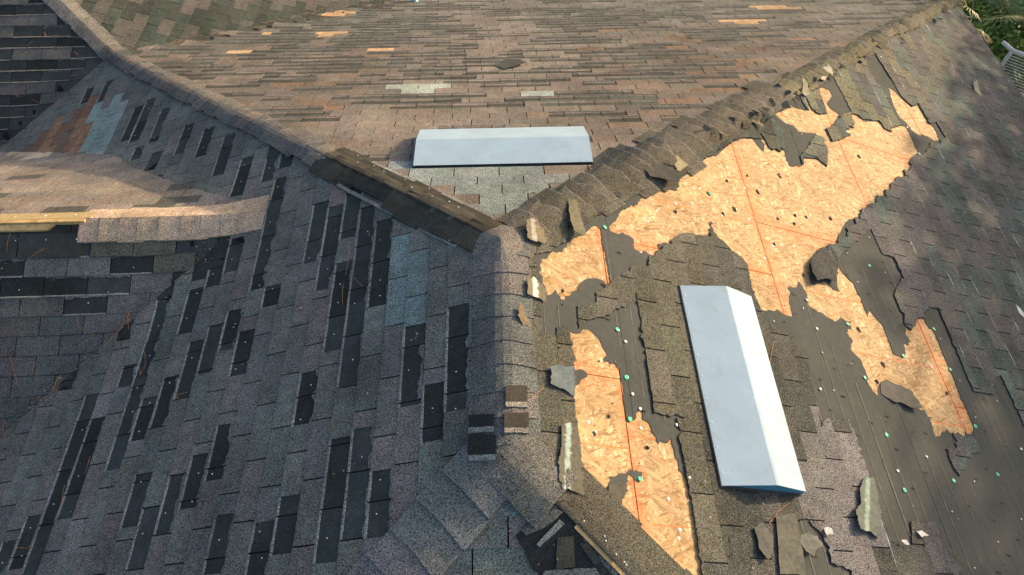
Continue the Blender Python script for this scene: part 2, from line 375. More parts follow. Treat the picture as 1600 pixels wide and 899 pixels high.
# areas of the right slope that still carry shingles
RA = [(1310,112),(1303,124),(1331,178),(1345,186),(1366,190),(1372,190),(1383,204),(1394,208),(1410,198),(1402,182),(1388,140),(1372,135),(1360,118),(1352,98),(1366,84),(1397,133),(1408,152),(1425,168),(1434,163),(1452,196),(1462,192),(1477,217),(1468,222),(1470,226),(1462,226),(1452,226),(1446,240),(1436,244),(1426,244),(1418,258),(1420,268),(1410,266),(1410,278),(1399,278),(1390,288),(1389,298),(1381,298),(1384,309),(1367,306),(1367,318),(1354,321),(1343,328),(1342,343),(1334,341),(1337,352),(1322,357),(1324,372),(1309,372),(1309,382),(1294,383),(1291,398),(1280,392),(1275,416),(1300,412),(1312,402),(1331,384),(1350,367),(1360,358.6),(1378,398),(1396,403.6),(1410,434),(1396,462),(1406,487),(1412,492),(1412,508),(1424,517),(1430,508),(1433,498),(1442,498),(1448,482),(1465,482.5),(1477.5,512),(1520,612.5),(1549,617.5),(1555,592),(1562.5,587.5),(1590,645),(1600,668),(1720,900),(1760,700),(1600,100),(1490,-10),(1400,20),(1330,70)]
RB = [(952,352),(1064.6,364),(1110,364),(1140,385),(1170,415),(1180,460),(1200,520),(1205,512),(1237,522),(1241,542),(1260,550),(1266,595),(1275,625),(1281,668),(1290,655),(1325,657),(1335,680),(1352,730),(1372,790),(1392,852),(1410,856),(1424,852),(1422,815),(1460,817),(1472,852),(1497,882),(1500,930),(1330,930),(1330,893),(1297,880),(1290,850),(1262,812),(1240,815),(1257,899),(1257,930),(1090,930),(1090,849),(1080,790),(1074,752),(1064,697),(1057,654),(1070,654),(1022,646.6),(1007,542),(994,457),(990,470),(975,482),(960,486),(945,497),(925,500),(912,508),(905,514),(902,479),(932,475),(932,457),(945,452),(961,436),(972,432),(990,418),(1014,418),(1014,401),(1022,402),(1041,384),(1048,384),(1049,374),(1064,366),(1075,364)]
RB = RB[2:-1]
RD = [(790,350),(835,400),(842,430),(846,460),(846,512),(840,524),(870,526),(870,512),(886,512),(890,530),(897,555),(896,575),(900,600),(896,615),(903,667),(907,700),(911,777),(922,790),(930,784),(940,796),(950,800),(975,835),(1005,875),(1036,905),(1040,930),(760,1100),(780,700)]
RF = [(1487,677),(1522.7,686),(1528.7,707),(1515,710),(1507.7,720.6),(1498,745),(1487,728),(1477,702.6),(1494,701)]
RC = [(1217,160),(1210,178),(1205,185),(1214,195),(1226,207),(1222,212),(1228,232),(1222,240),(1200,236),(1190,218),(1160,216),(1140,226),(1108,246),(1085,262),(1062,268),(1035,290),(1000,300),(960,325),(930,340),(905,362),(860,395),(830,400),(790,360),(1000,250),(1240,100),(1330,60),(1310,112),(1300,126),(1285,134),(1262,146)]
RE = [(1250,245),(1254,262),(1293,262),(1296,238),(1286,214),(1272,214),(1262,232)]
RG = [(1250,152),(1262,176),(1282,182),(1294,179),(1279,140)]
RH = [(1306,190),(1290,203),(1300,222),(1313,220),(1330,212),(1338,194),(1330,176),(1316,180)]
RP = [rag(trace(o), .008, .016, 10+i) for i, o in enumerate((RA, RB, RD, RF, RC, RE, RG, RH))]
RBB = [bbox(o) for o in RP]
def inrs(x, y):
    for o, b in zip(RP, RBB):
        if b[0] <= x <= b[2] and b[1] <= y <= b[3] and inpoly(x, y, o): return not inosb(x, y)
    return False
RSEG = [s for o in OS+RP for s in segs_of(o)]
OSEG = [s for o in OS for s in segs_of(o)]

# ---------------- strand board panels on the right slope
cosR = 1/math.hypot(1, M_)
seam = [0.06, 4.88*.127*cosR, 14.5*.127*cosR, 23.88*.127*cosR, 33.3*.127*cosR]
XE = 5.2
seam = seam + [seam[-1]+1.13]
def yat(px, py): return back(px, py).y
J1 = yat(1183,346)      # butt joints read off the photograph
j_a = yat(945,589); j_b = yat(1190,349); j_c = yat(1500,637)
joints = [[-3.0, j_a, j_a+2.44], [-3.0, -1.9, j_a+1.22-.3, j_a+3.3], [-2.4, j_b, j_b+2.44], [-2.6, j_c, j_c+2.44, j_c+4.7], [-2.2, .9, 3.3]]
for i in range(5):
    x0, x1 = seam[i], min(seam[i+1], EX)
    js = [-3.4]+[q for q in joints[i] if q > -3.3]+[6.2]
    for a, b in zip(js[:-1], js[1:]):
        g = .0022
        hip = lambda x: x*GG-.05
        P = [(x0+g, a+g), (x1-g, a+g), (x1-g, min(b-g, hip(x1-g))), (x0+g, min(b-g, hip(x0+g)))]
        if P[2][1] <= a+g: continue
        if P[3][1] <= a+g:
            P[3] = ((a+g)/GG+.001, a+g); P = [P[1], P[2], P[3]]
        xs = sorted(set([x0+g, x0+.03, x0+.09, (x0+x1)/2, x1-.09, x1-.03, x1-g])); ys = sorted(set([a+g, a+.03, a+.1, b-.1, b-.03, b-g] + [a+(b-a)*t/8 for t in range(1, 8)]))
        ex = [(x, y) for x in xs for y in ys if inpoly(x, y, P)]
        vo, K = cut(P, [((0.031, -LR), (4.031, -LR-4*GG))], lambda x, y: x > (-y-LR)/GG+.03, ex)
        if not K: continue
        V, F = slab(vo, K, lambda x, y: -M_*x, lambda x, y: -M_*x-.011)
        cl = []
        for v in V:
            d1 = min(abs(v[0]-x0), abs(v[0]-x1)*1.6); d2 = min(abs(v[1]-a), abs(v[1]-b))
            r = max(0, 1-d1/.055)*(.85 if i in (2, ) else .6) if i < 5 else 0
            r = max(r, max(0, 1-d2/.06)*.7); r = min(.85, r)
            if v[2] < -M_*v[0]-.005: r = 1.
            cl.append((r, 0, 0, 0))
        pan = mesh('strand_board_panel', V, F, OSB, SLOPE['R'], cl)
# printed red nailing lines across the boards, and the dark slots of the joints
lb = MB()
def strip(mb, P0, P1, w_, dz, wob=0., col=None, n=None):
    P0 = Vector(P0[:2]); P1 = Vector(P1[:2]); L = (P1-P0).length; n = n or max(2, int(L/.06)); d = (P1-P0)/L; nn = Vector((-d.y, d.x)); V = []; F = []
    for i in range(n+1):
        p = P0+(P1-P0)*(i/n)+nn*(noise.noise(Vector((P0.x*9+i*.7, P0.y*7, 3)))*wob)
        for s_ in (-1, 1):
            q = p+nn*(w_*.5*s_); V.append((q.x, q.y, G(q.x, q.y)+dz))
        if i: F.append([2*i-2, 2*i-1, 2*i+1, 2*i])
    mb.add(V, F, col)
YL = yat(990,700)
for i in range(5):
    for k in range(-4, 16):
        y = YL + .406*k + (.06 if i % 2 else -.01)*1.0
        xa, xb = seam[i]+.004, seam[i+1]-.004
        xa = max(xa, (y+.02)/GG)
        if xb-xa > .1: strip(lb, (xa, y-.004), (xb, y+.004), .0045, .0009, .004)
lb.build('nailing_line', LINEC, SLOPE['R'])['kind'] = 'stuff'
nb = MB()
for k in range(-4, 16):
    for i in range(28):
        x = .2+i*.16+ru(-.02, .02); y = YL+.406*k+ru(-.012, .012)
        if not inosb(x, y): continue
        V = [(x+.0028*math.cos(a), y+.0028*math.sin(a), -M_*x+.0013) for a in [q*1.0472 for q in range(6)]]; nb.add(V, [list(range(6))])
for k in range(260):
    x = ru(.2, 4.6); y = ru(-2, 3.5)
    if inosb(x, y):
        r_ = ru(.0015, .004); V = [(x+r_*math.cos(a)*ru(.6, 1.6), y+r_*math.sin(a)*ru(.6, 1.3), -M_*x+.0012) for a in [q*1.0472 for q in range(6)]]; nb.add(V, [list(range(6))])
nb.build('board_nail_heads', SMUDGE, SLOPE['R'])['kind'] = 'stuff'

# ---------------- underlayment felt over the boards, in rolls laid along the courses
rolls = [0.06, .62, 1.48, 2.34, 3.2, 4.06, 5.0, EX]
ex = []
def feltz(x, y):
    return .0025 + .0022*max(0, noise.noise(Vector((x*7, y*3, 1))))+.0012*noise.noise(Vector((x*2, y*2, 4)))
for i in range(len(rolls)-1):
    x0, x1 = rolls[i], rolls[i+1]+(.03 if i < len(rolls)-2 else 0)
    P = [(x0, -3.6), (x1, -3.6), (x1, x1*GG-.045), (x0, x0*GG-.045)]
    ex = []
    nx = int((x1-x0)/.07)
    for a in range(1, nx):
        for b in range(0, 140):
            p = (x0+(x1-x0)*a/nx, -3.5+b*.07+.02*rnd())
            if -2.1 < p[1] and inpoly(p[0], p[1], P): ex.append(p)
    vo, K = cut(P, OSEG+[((0.031, -LR), (4.031, -LR-4*GG))], lambda x, y: not inosb(x, y) and x > (-y-LR)/GG+.03, ex)
    lift = .0012*(i % 2)
    V, F = slab(vo, K, lambda x, y: -M_*x+feltz(x, y)+lift, lambda x, y: -M_*x+.0004)
    mesh('underlayment', V, F, FELT, SLOPE['R'])
pl = MB(); sm = MB()
for i in range(70):
    x = .12+i*.082+ru(-.012, .012)
    y = -2.2
    while y < x*GG-.1:
        y1_ = y+ru(.3, .9)
        ok = x > (-y-LR)/GG+.1 and all(not inosb(x, t) for t in (y, (y+y1_)/2, y1_)) and y1_ < x*GG-.05
        if ok: strip(pl, (x, y), (x, y1_), .0022 if i % 4 else .004, .0062, .0015)
        y = y1_
for r in range(44):
    for c_ in range(40):
        x = .3+r*.128+ru(-.01, .01); y = -1.9+c_*.2+(r % 3)*.067+ru(-.03, .03)
        if y > x*GG-.15 or x < (-y-LR)/GG+.1 or inosb(x, y) or inosb(x+.03, y-.01) or inrs(x, y) or rnd() < .5: continue
        n = 8; V = []; L_ = ru(.012, .022); wd = ru(.0025, .0055)
        for k in range(n):
            a = k/n*2*math.pi; xx = x+math.cos(a)*L_*ru(.8, 1.1); yy = y+math.sin(a)*wd*ru(.7, 1.2)-math.cos(a)*.004
            V.append((xx, yy, -M_*xx+.0072))
        sm.add(V, [list(range(n))])
pl.build('printed_line', PLINE, SLOPE['R'])['kind'] = 'stuff'
sm.build('dark_smudge', SMUDGE, SLOPE['R'])['kind'] = 'stuff'

# ---------------- shingle tabs
def connected(FF):
    par = {}
    def fd(i):
        while par.setdefault(i, i) != i: i = par[i]
        return i
    for f in FF:
        for k in f[1:]: par[fd(k)] = fd(f[0])
    return len({fd(i) for i in list(par)}) == 1
def x_far(m): return m[0] > 1.9
pieces = []     # (pixel area, slope, V, F, cols, mat)
def pxpoly(P): return P
# patches of odd coloured tabs, given by the area they cover in the photograph
ORNG = [(517,20,555,28),(392,53,440,60),(482,50,525,57),(552,71,597,80),(366,79,415,87),(1122,29,1205,37),(1177,10,1252,17)]
RUST = [(440,126,497,135),(547,124,602,132),(591,135,614,143),(438,161,524,171),(510,166,544,177),(580,166,606,174),(762,88,795,96),(910,41,995,49),(1015,42,1060,50),(1057,59,1147,68),(915,74,984,82),(982,72,1065,80),(798,88,862,94),(1125,92,1200,101),(1025,112,1077,120),(1127,119,1184,130),(1077,135,1160,147),(901,154,1077,166),(1240,60,1262,66)]
PALE = [(615,133,692,149),(891,171,955,185),(792,144,842,152),(827,70,848,77)]
VENTP = [(634,258),(850,252),(852,264),(888,267),(886,281),(876,283),(876,305),(832,308),(830,331),(722,331),(720,313),(708,311),(706,299),(680,297),(676,288),(634,288)]
TEAL = [(602,366),(640,366),(662,380),(672,410),(664,455),(652,507),(588,517),(592,450)]
TEAL2 = [(152,166),(197,153),(168,247),(113,250)]
RUST2 = [(60,212),(135,165),(157,162),(117,245),(20,245)]
LITE1 = [(0,238),(112,236),(112,246),(0,248)]
def inr(q, R_): return any(a <= q[0] <= c and b <= q[1] <= d for a, b, c, d in R_)
def jit(c, a): k = 1+ru(-a, a); return tuple(v*k*(1+ru(-.03, .03)) for v in c)
def tabcol(s, x, y, px):
    """colour and moss of a tab"""
    n = noise.noise(Vector((x*1.1+9, y*1.1, 2)))
    if s == 'L':
        if inpoly(*px, TEAL): return jit((.120, .158, .162), .09), 0, 0
        if inpoly(*px, TEAL2): return jit((.18, .225, .222), .08), 0, 0
        if inpoly(*px, RUST2): return jit(random.choice([(.15, .085, .06), (.20, .12, .07), (.11, .08, .068)]), .1), 0, 0
        c = random.choice([(.108, .111, .107), (.103, .107, .103), (.118, .120, .115), (.096, .101, .098), (.120, .107, .104), (.103, .109, .100)])
        return jit(c, .10), 0, 0
    if s == 'F':
        return jit(random.choice([(.108, .124, .122), (.130, .115, .113)]), .08), 0, 0
    if s == 'F1':
        if 60 < px[0] < 145 and 402 < px[1] < 440: return jit((.100, .108, .11), .05), 0, 0
        if (225 < px[0] < 275 and 365 < px[1] < 440) or (143 < px[0] < 225 and 372 < px[1] < 396): return (.085, .085, .070), 0, 0
        if px[1] < 440 or (px[1] < 468 and px[0] < 212) or (80 < px[0] < 154 and 467 < px[1] < 498): return None
        if 150 < px[0] < 270 and px[1] < 530: return jit((.095, .09, .09), .1), 0, 0
        return jit(random.choice([(.070, .078, .079), (.076, .081, .081), (.079, .074, .075)]), .07), 0, 0
    if s == 'F2':
        if rnd() < .68: return None
        return jit(random.choice([(.085, .085, .085), (.070, .074, .075)]), .12), 0, 0
    if s == 'P':
        if rnd() < .55: return jit(random.choice([(.032, .043, .039), (.038, .047, .042), (.036, .042, .040)]), .15), 0, 1
        return jit(random.choice([(.075, .070, .068), (.064, .063, .061)]), .1), 0, 0
    if s == 'B1':
        if inpoly(*px, LITE1): return (.34, .27, .21), 0, 0
        if rnd() < .1: return (.07, .07, .065), 0, 0
        return jit(random.choice([(.17, .145, .13), (.19, .155, .135), (.15, .13, .125)]), .1), .1, 0
    if s == 'B':
        if inpoly(*px, VENTP): return jit((.158, .186, .192), .07), 0, 0
        if inr(px, ORNG): return jit((.34, .235, .14), .1), 0, 2
        if inr(px, RUST): return jit((.155, .108, .082), .14), 0, 2
        if inr(px, PALE): return jit((.25, .29, .275), .08), 0, 0
        c = random.choice([(.112, .094, .086), (.100, .090, .086), (.122, .103, .094), (.094, .087, .083), (.112, .089, .078), (.130, .096, .078)])
        dust = max(0, noise.noise(Vector((x*.7-1, y*.9, 7)))+.2)*.5+.8*math.exp(-((x-.1)/.9)**2-((y-3.6)/2.2)**2)
        dust = min(1, dust)
        if y > 3.4: c = tuple(lerp(a_, b_, min(.75, (y-3.4)*.5)) for a_, b_ in zip(c, (.105, .112, .110)))
        c = tuple(lerp(a, b, dust) for a, b in zip(c, (.175, .155, .145)))
        return jit(c, .09), .08, 0
    if s == 'R':
        moss = 0
        if px[0] > 1180 and px[1] < 260: moss = random.choice([.05, .25, .8])*max(0, 1-.008*max(0, px[0]-1390)-.005*max(0, px[1]-160))
        elif px[0] < 1110 and px[1] > 350: moss = .22
        far = x > 2.1
        c = random.choice([(.066, .084, .084), (.072, .088, .088), (.078, .080, .084)]) if far else random.choice([(.062, .064, .058), (.072, .072, .068), (.054, .057, .055)])
        if rnd() < .22: c = tuple(k_*.78 for k_ in c)
        if far and noise.noise(Vector((x*1.6, y*1.6, 12))) > .05: c = (.082, .080, .084)
        if 1255 < px[0] < 1380 and px[1] > 675: c = (.112, .110, .116)
        return jit(c, .12), min(.8, moss), 0
# grids: (direction the course runs, spacing down the slope, phase)
def frame(s):
    """returns uv->xy function and steps"""
    if s in ('L', 'R', 'P'):
        k = 1/math.hypot(1, M_)
        if s == 'L': return (lambda u, v: (-v*k, u)), (lambda x, y: (y, -x/k))
        if s == 'R': return (lambda u, v: (v*k, -u)), (lambda x, y: (-y, x/k))
        return (lambda u, v: (SX+v*k, -u)), (lambda x, y: (-y, (x-SX)/k))
    kk = {'B': K_, 'F': K_, 'F1': KF, 'B1': .54, 'F2': K_}[s]; k = 1/math.hypot(1, kk)
    if s == 'B': return (lambda u, v: (u, v*k)), (lambda x, y: (x, y/k))
    if s == 'B1': return (lambda u, v: (u, J.y+v*k)), (lambda x, y: (x, (y-J.y)/k))
    y0 = {'F': -LR, 'F1': J.y, 'F2': SY}[s]
    return (lambda u, v: (-u, y0-v*k)), (lambda x, y: (-x, (y0-y)/k))
def vpix(s, px, py):
    P = back(px, py, s); return frame(s)[1](P.x, P.y)
f1a = vpix('F1', 60, 375)[1]; f1b = vpix('F1', 60, 590)[1]; cF1 = (f1b-f1a)/7; uF1 = abs(vpix('F1', 26, 544)[0]-vpix('F1', 95, 544)[0])
GRID = {'L': (.1238, .055, .305, vpix('L', 599, 682)[0]), 'R': (.127, .029, .305, 0.), 'B': (.1334, vpix('B', 678, 147)[1] % .1334, .290, vpix('B', 678, 151)[0]),
        'F': (.127, .03, .305, 0.), 'F1': (cF1, f1a % cF1, uF1, vpix('F1', 95, 544)[0]), 'B1': (.125, .0, .3, 0.), 'F2': (.13, 0.03, .3, 0.), 'P': (.127, .0, .3, 0.)}
print('grids', GRID)
# torn-off strips on the left slope: photo line (top, bottom)
LS = [((262,452),(222,590)),((217,592),(177,735)),((135,620),(122,675)),((127,675),(55,899)),((150,655),(112,810)),((62,805),(27,890)),((22,845),(5,895)),((385,372),(367,425)),((355,375),(325,452)),((338,372),(292,447)),((297,460),(280,517)),((320,450),(308,485)),((362,487),(347,550)),((377,520),(360,590)),((322,530),(307,585)),((295,557),(277,622)),((257,592),(240,660)),((235,622),(212,690)),((225,740),(200,825)),((240,792),(220,877)),((275,755),(255,835)),((305,712),(295,795)),((345,665),(330,752)),((347,805),(330,898)),((398,850),(385,915)),((417,815),(403,905)),((452,775),(437,867)),((530,685),(507,880)),((562,670),(555,830)),((677,600),(675,690)),((642,510),(640,635)),((717,477),(712,642)),((552,475),(542,592)),((525,450),(517,550)),((585,450),(583,478)),((417,450),(410,483)),((452,275),(415,450)),((487,325),(475,415)),((517,325),(500,455)),((565,330),(550,480)),((595,350),(586,455)),((530,412),(522,452)),((432,300),(412,380)),((176,130),(160,160)),((148,138),(133,163)),((212,170),(190,225)),((225,165),(205,225)),((262,170),(246,222)),((225,230),(217,252)),((255,237),(245,265)),((330,200),(318,245)),((350,215),(338,270)),((395,245),(380,300)),((285,200),(275,245))]
MISS = {'L': {}, 'B': {}, 'R': {}, 'P': {}, 'F1': {}, 'F2': {}, 'F': {}, 'B1': {}}
for a, b in LS:
    ua, va = vpix('L', *a); ub, vb = vpix('L', *b); c, ph, _, _ = GRID['L']
    n = math.floor(((va+vb)/2-ph)/c); MISS['L'].setdefault(n, []).append((min(ua, ub), max(ua, ub)))
random.seed(21); cL, phL = GRID['L'][0], GRID['L'][1]
for k in range(34):
    n = random.randint(2, 30); u = ru(-1.9, 1.2); L_ = random.choice([.15, .3, .45, .6])
    if any(u < b+.12 and u+L_ > a-.12 for a, b in MISS['L'].get(n, [])): continue
    x_ = -(n+.5)*cL/math.hypot(1, M_); q0 = proj((x_, u, -M_*abs(x_))); q1 = proj((x_, u+L_, -M_*abs(x_)))
    if any(inpoly(*q, T) for q in (q0, q1) for T in (TEAL, TEAL2, RUST2)) or q0[0] > 640: continue
    MISS['L'].setdefault(n, []).append((u, u+L_))
# worn strips on the back slope: long thin runs, thickest on the left and middle
random.seed(11)
cB, phB = GRID['B'][0], GRID['B'][1]
for n in range(8, 50):
    u = -4.6
    while u < 5.5:
        L_ = random.choice([.3, .6, .6, .9, 1.2, 1.5])*ru(.8, 1.1)
        q = proj((u+L_/2, n*cB/math.hypot(1, K_), -K_*n*cB/math.hypot(1, K_)))
        d = .20
        if 380 < q[0] < 760 and q[1] < 150: d = .62
        if 150 < q[0] < 420: d = .5
        if 790 < q[0] < 1120 and 15 < q[1] < 190: d = .46
        if 640 < q[0] < 900 and 140 < q[1]: d = .08
        if 780 < q[0] < 870 and 30 < q[1] < 75: d = .12
        if q[1] > 190: d = .18
        if q[0] > 1150: d = .14
        if rnd() < d:
            MISS['B'].setdefault(n, []).append((u, u+L_))
            u += L_
        u += ru(.08, .45)
random.seed(12)
MISS['B'] = {n: [iv for iv in v if not any(inpoly(*proj((t, (n+.5)*cB/math.hypot(1, K_), -K_*(n+.5)*cB/math.hypot(1, K_))), VENTP) for t in [iv[0]+(iv[1]-iv[0])*k/6 for k in range(7)])] for n, v in MISS['B'].items()}
worn = {}
wornpieces = []
SEGS = {k: segs_of(POLY[k]) for k in POLY}
def inside_slope(s, x, y):
    return inpoly(x, y, POLY[s])
lightlines = MB(); remn = MB()
for s in ('L', 'R', 'B', 'F', 'F1', 'B1', 'F2', 'P'):
    c, ph, tw, u0 = GRID[s]; uv, inv = frame(s); poly = POLY[s]
    cs = [inv(*p) for p in poly]; vmin = min(q[1] for q in cs); vmax = max(q[1] for q in cs); umin = min(q[0] for q in cs); umax = max(q[0] for q in cs)
    n0 = math.floor((vmin-ph)/c); n1 = math.ceil((vmax-ph)/c)
    nref = math.floor((vpix('L', 599, 682)[1]-ph)/c) if s == 'L' else (math.floor((vpix('F1', 95, 544)[1]-ph)/c) if s == 'F1' else 0)
    for n in range(n0, n1+1):
        v0, v1 = ph+n*c, ph+(n+1)*c
        off = .5*tw*((n-nref) % 2)
        if s in ('B', 'R', 'P', 'F2', 'B1'): off = (n*.1524*.9) % tw
        k0 = math.floor((umin-u0-off)/tw); k1 = math.ceil((umax-u0-off)/tw)
        mis = MISS[s].get(n, [])
        wob = ru(-.003, .003)
        for k in range(k0, k1+1):
            ua = u0+off+k*tw+.0035; ub = u0+off+(k+1)*tw-.0035
            mid = uv((ua+ub)/2, (v0+v1)/2)
            # skip far outside the picture
            P3 = (mid[0], mid[1], G(*mid)); px = proj(P3)
            if not (-160 < px[0] < 1760 and -60 < px[1] < 1060): continue
            tc = tabcol(s, mid[0], mid[1], px)
            parts_ = [(ua, ub, 0)]
            if tc is None: parts_ = [(ua, ub, 1)]; tc = ((.1, .1, .1), 0, 0)
            for (ma, mb_) in mis:
                new = []
                for (a, b, t) in parts_:
                    if mb_ <= a or ma >= b or t: new.append((a, b, t)); continue
                    if ma-a > .05: new.append((a, ma, 0)); a2 = ma
                    else: a2 = a
                    if b-mb_ > .05: new += [(a2, mb_, 1), (mb_, b, 0)]
                    else: new.append((a2, b, 1))
                parts_ = new
            kk = tc[2]
            for (a, b, gone) in parts_:
                if kk == 1: gone_ = gone
                e = .0 if not gone else 0
                wv = wob+ru(-.0015, .0015)
                rect = [uv(a, v0+.0), uv(b, v0+.0), uv(b, v1+wv), uv(a, v1+wv)]
                near = abs(G(*mid)-max(hM(*mid), hW1(*mid), hW2(*mid))) > .0006
                ns = 4 if near else 1
                t0, t1 = (.0030, .0078) if not gone else (.0008, .0012)
                bl = ru(-.0008, .0012); tlt = ru(-.0008, .0016)
                if kk == 2: t0, t1 = .001, .0025
                def zt(x, y, v0=v0, t0=t0, t1=t1, bl=bl, a=a, b=b, tlt=tlt, gone=gone):
                    u_, v_ = inv(x, y); f_ = (v_-v0)/c
                    return G(x, y)+(t0+(t1-t0)*f_+bl*f_+tlt*f_*((u_-a)/(b-a)))*(1 if not gone else 1)+(0.0 if s != 'R' else .0075)
                zb = (lambda x, y: G(x, y)+.0002+(.006 if s == 'R' else 0)) 
                VV = []; FF = []
                for si in range(ns):
                    r2 = [uv(a+(b-a)*si/ns, v0), uv(a+(b-a)*(si+1)/ns, v0), uv(a+(b-a)*(si+1)/ns, v1+wv), uv(a+(b-a)*si/ns, v1+wv)]
                    bb = bbox(r2)
                    ok = [inside_slope(s, *p) for p in r2]
                    segs = SEGS[s]
                    if s == 'R':
                        ok = [o_ and inrs(*p) for o_, p in zip(ok, r2)]
                        allsg = [g for g in RSEG if not (max(g[0][0], g[1][0]) < bb[0] or min(g[0][0], g[1][0]) > bb[2] or max(g[0][1], g[1][1]) < bb[1] or min(g[0][1], g[1][1]) > bb[3])]
                        if not allsg and not any(ok): continue
                        if allsg or not all(ok):
                            vo, K = cut(r2, allsg+SEGS[s], lambda x, y: inside_slope(s, x, y) and inrs(x, y))
                            if not K: continue
                            v_, f_ = slab(vo, K, zt, zb)
                        else: v_, f_ = prism(r2, zt, zb)
                    else:
                        if not any(ok): 
                            if not inside_slope(s, sum(p[0] for p in r2)/4, sum(p[1] for p in r2)/4): continue
                        if not all(ok):
                            vo, K = cut(r2, SEGS[s], lambda x, y: inside_slope(s, x, y))
                            if not K: continue
                            v_, f_ = slab(vo, K, zt, zb)
                        else: v_, f_ = prism(r2, zt, zb)
                    q = len(VV); VV += v_; FF += [[i+q for i in f] for f in f_]
                if not VV: continue
                if gone:
                    if s == 'B':
                        n_ = max(2, int((b-a)/.06)); pv = []; kf = ru(.5, .78); cc_ = jit(tabcol('B', mid[0], mid[1], (700, 330))[0], .1); sd_ = ru(0, 99)
                        for i in range(n_+1):
                            uu = a+(b-a)*i/n_; va = lerp(v0, v1, kf)+.008*noise.noise(Vector((uu*9, sd_, 0))); pv.append((uv(uu, va), uv(uu, v1-.012)))
                        if all(inside_slope(s, *p[0]) and inside_slope(s, *p[1]) for p in pv):
                            V_ = []; F_ = []
                            for p, q_ in pv: V_ += [(*p, G(*p)+.0022), (*q_, G(*q_)+.0036)]
                            for i in range(n_): F_.append([2*i, 2*i+1, 2*i+3, 2*i+2])
                            remn.add(V_, F_, (*cc_, 0.))
                    if s in ('L', 'F1', 'F2') and tc[0] and rnd() < .7:
                        tl_ = MB(); n_ = max(3, int((b-a)/.02)); pv = []; dmax = ru(.006, .034); sd_ = ru(0, 99)
                        for i in range(n_+1):
                            uu = a+(b-a)*i/n_; dd = max(.001, dmax*(.55+.9*noise.noise(Vector((uu*14, sd_, 0)))+.5*noise.noise(Vector((uu*60, sd_, 1)))))
                            pv.append((uv(uu, v0), uv(uu, v0+dd)))
                        if all(inside_slope(s, *p[0]) and inside_slope(s, *p[1]) for p in pv):
                            V_ = []; F_ = []
                            for p, q_ in pv: V_ += [(*p, G(*p)+.0042), (*q_, G(*q_)+.0050), (*q_, G(*q_)+.0012)]
                            for i in range(n_): F_ += [[3*i, 3*i+3, 3*i+4, 3*i+1], [3*i+1, 3*i+4, 3*i+5, 3*i+2]]
                            cc_ = tabcol('L', 0, 0, (900, 900))[0] if s != 'F2' else (.07, .07, .07)
                            remn.add(V_, F_, (*cc_, 0.))
                    cl = jit((.036, .041, .042), .35) if s in ('L', 'F1', 'F2') else jit((.064, .068, .062), .25)
                    if s == 'F1' and px[1] < 378: cl = (.035, .038, .036)
                    wornpieces.append((s, VV, FF, (*cl, 0.)))
                    # pale dusty lip where the torn tab ended
                    if s in ('L', 'F1', 'B', 'F2'):
                        lw = .011 if s != 'B' else .010
                        steps = max(1, int((b-a)/.05)); pv = []; pf = []
                        for i in range(steps+1):
                            uu = a+(b-a)*i/steps
                            for vv, hh in ((v1+wv-lw-ru(0, .002), .0014), (v1+wv-lw*.4, .0068), (v1+wv+.003, .0072)):
                                x_, y_ = uv(uu, vv)
                                if not inside_slope(s, x_, y_): x_, y_ = (None, None)
                                pv.append((x_, y_, hh))
                        if all(p[0] is not None for p in pv):
                            pv = [(x_, y_, G(x_, y_)+h_) for x_, y_, h_ in pv]
                            for i in range(steps):
                                for j_ in range(2):
                                    o_ = i*3+j_; pf.append([o_, o_+3, o_+4, o_+1])
                            lc = (.15, .158, .16) if s in ('L', 'F1') else (.17, .16, .145)
                            lightlines.add(pv, pf, (*jit(lc, .15), 0.))
                else:
                    if (s == 'R' and x_far(mid) and rnd() < .55) or (s == 'L' and rnd() < .6):
                        sa = ru(a, max(a+.001, b-.12)); sb = min(b, sa+ru(.08, .3)); pv = []; pf = []; w0 = ru(.005, .012) if s == 'R' else ru(.002, .0045)
                        nst = max(2, int((sb-sa)/.03))
                        for i in range(nst+1):
                            uu = sa+(sb-sa)*i/nst; ww = w0*math.sin(math.pi*min(1, (i+.3)/nst))**.5*ru(.6, 1.2)
                            for vv in (v0+.002, v0+.002+ww):
                                pv.append(uv(uu, vv))
                        if sb-sa > .03 and all(inside_slope(s, *p) and (s != 'R' or inrs(*p)) for p in pv):
                            for i in range(nst): pf.append([2*i, 2*i+2, 2*i+3, 2*i+1])
                            lightlines.add([(p[0], p[1], zt(*p)+.0012) for p in pv], pf, (*jit((.27, .30, .295) if s == 'R' else (.19, .20, .195), .25), 0.))
                    ar = 0; q_ok = connected(FF)
                    if q_ok and 0 < px[0] < 1600 and 0 < px[1] < 899:
                        Q = [proj((*p, G(*p))) for p in rect]; ar = abs(sum(Q[i][0]*Q[(i+1) % 4][1]-Q[(i+1) % 4][0]*Q[i][1] for i in range(4)))/2*(1 if (b-a) > .2 else .6)
                    pieces.append((ar, s, VV, FF, (*tc[0], float(tc[1]) if kk != 1 else .0), kk))
pieces.sort(key=lambda p: -p[0])
print('tabs', len(pieces), 'worn', len(wornpieces))
rest = MB()
for i, (ar, s, V, F, cl, kk) in enumerate(pieces):
    if i < 290: mesh('shingle', V, F, SHIN, SLOPE[s], cl)
    else: rest.add(V, F, cl)
tag(rest.build('shingle_field', SHIN, house, center=False), kind='stuff')
wm = MB()
for s, V, F, cl in wornpieces: wm.add(V, F, cl)
tag(wm.build('torn_shingle_bed', WORN, house, center=False), kind='stuff')
tag(lightlines.build('dusty_lip', SHIN, house, center=False), kind='stuff')
tag(remn.build('torn_remnant', SHIN, house, center=False), kind='stuff')

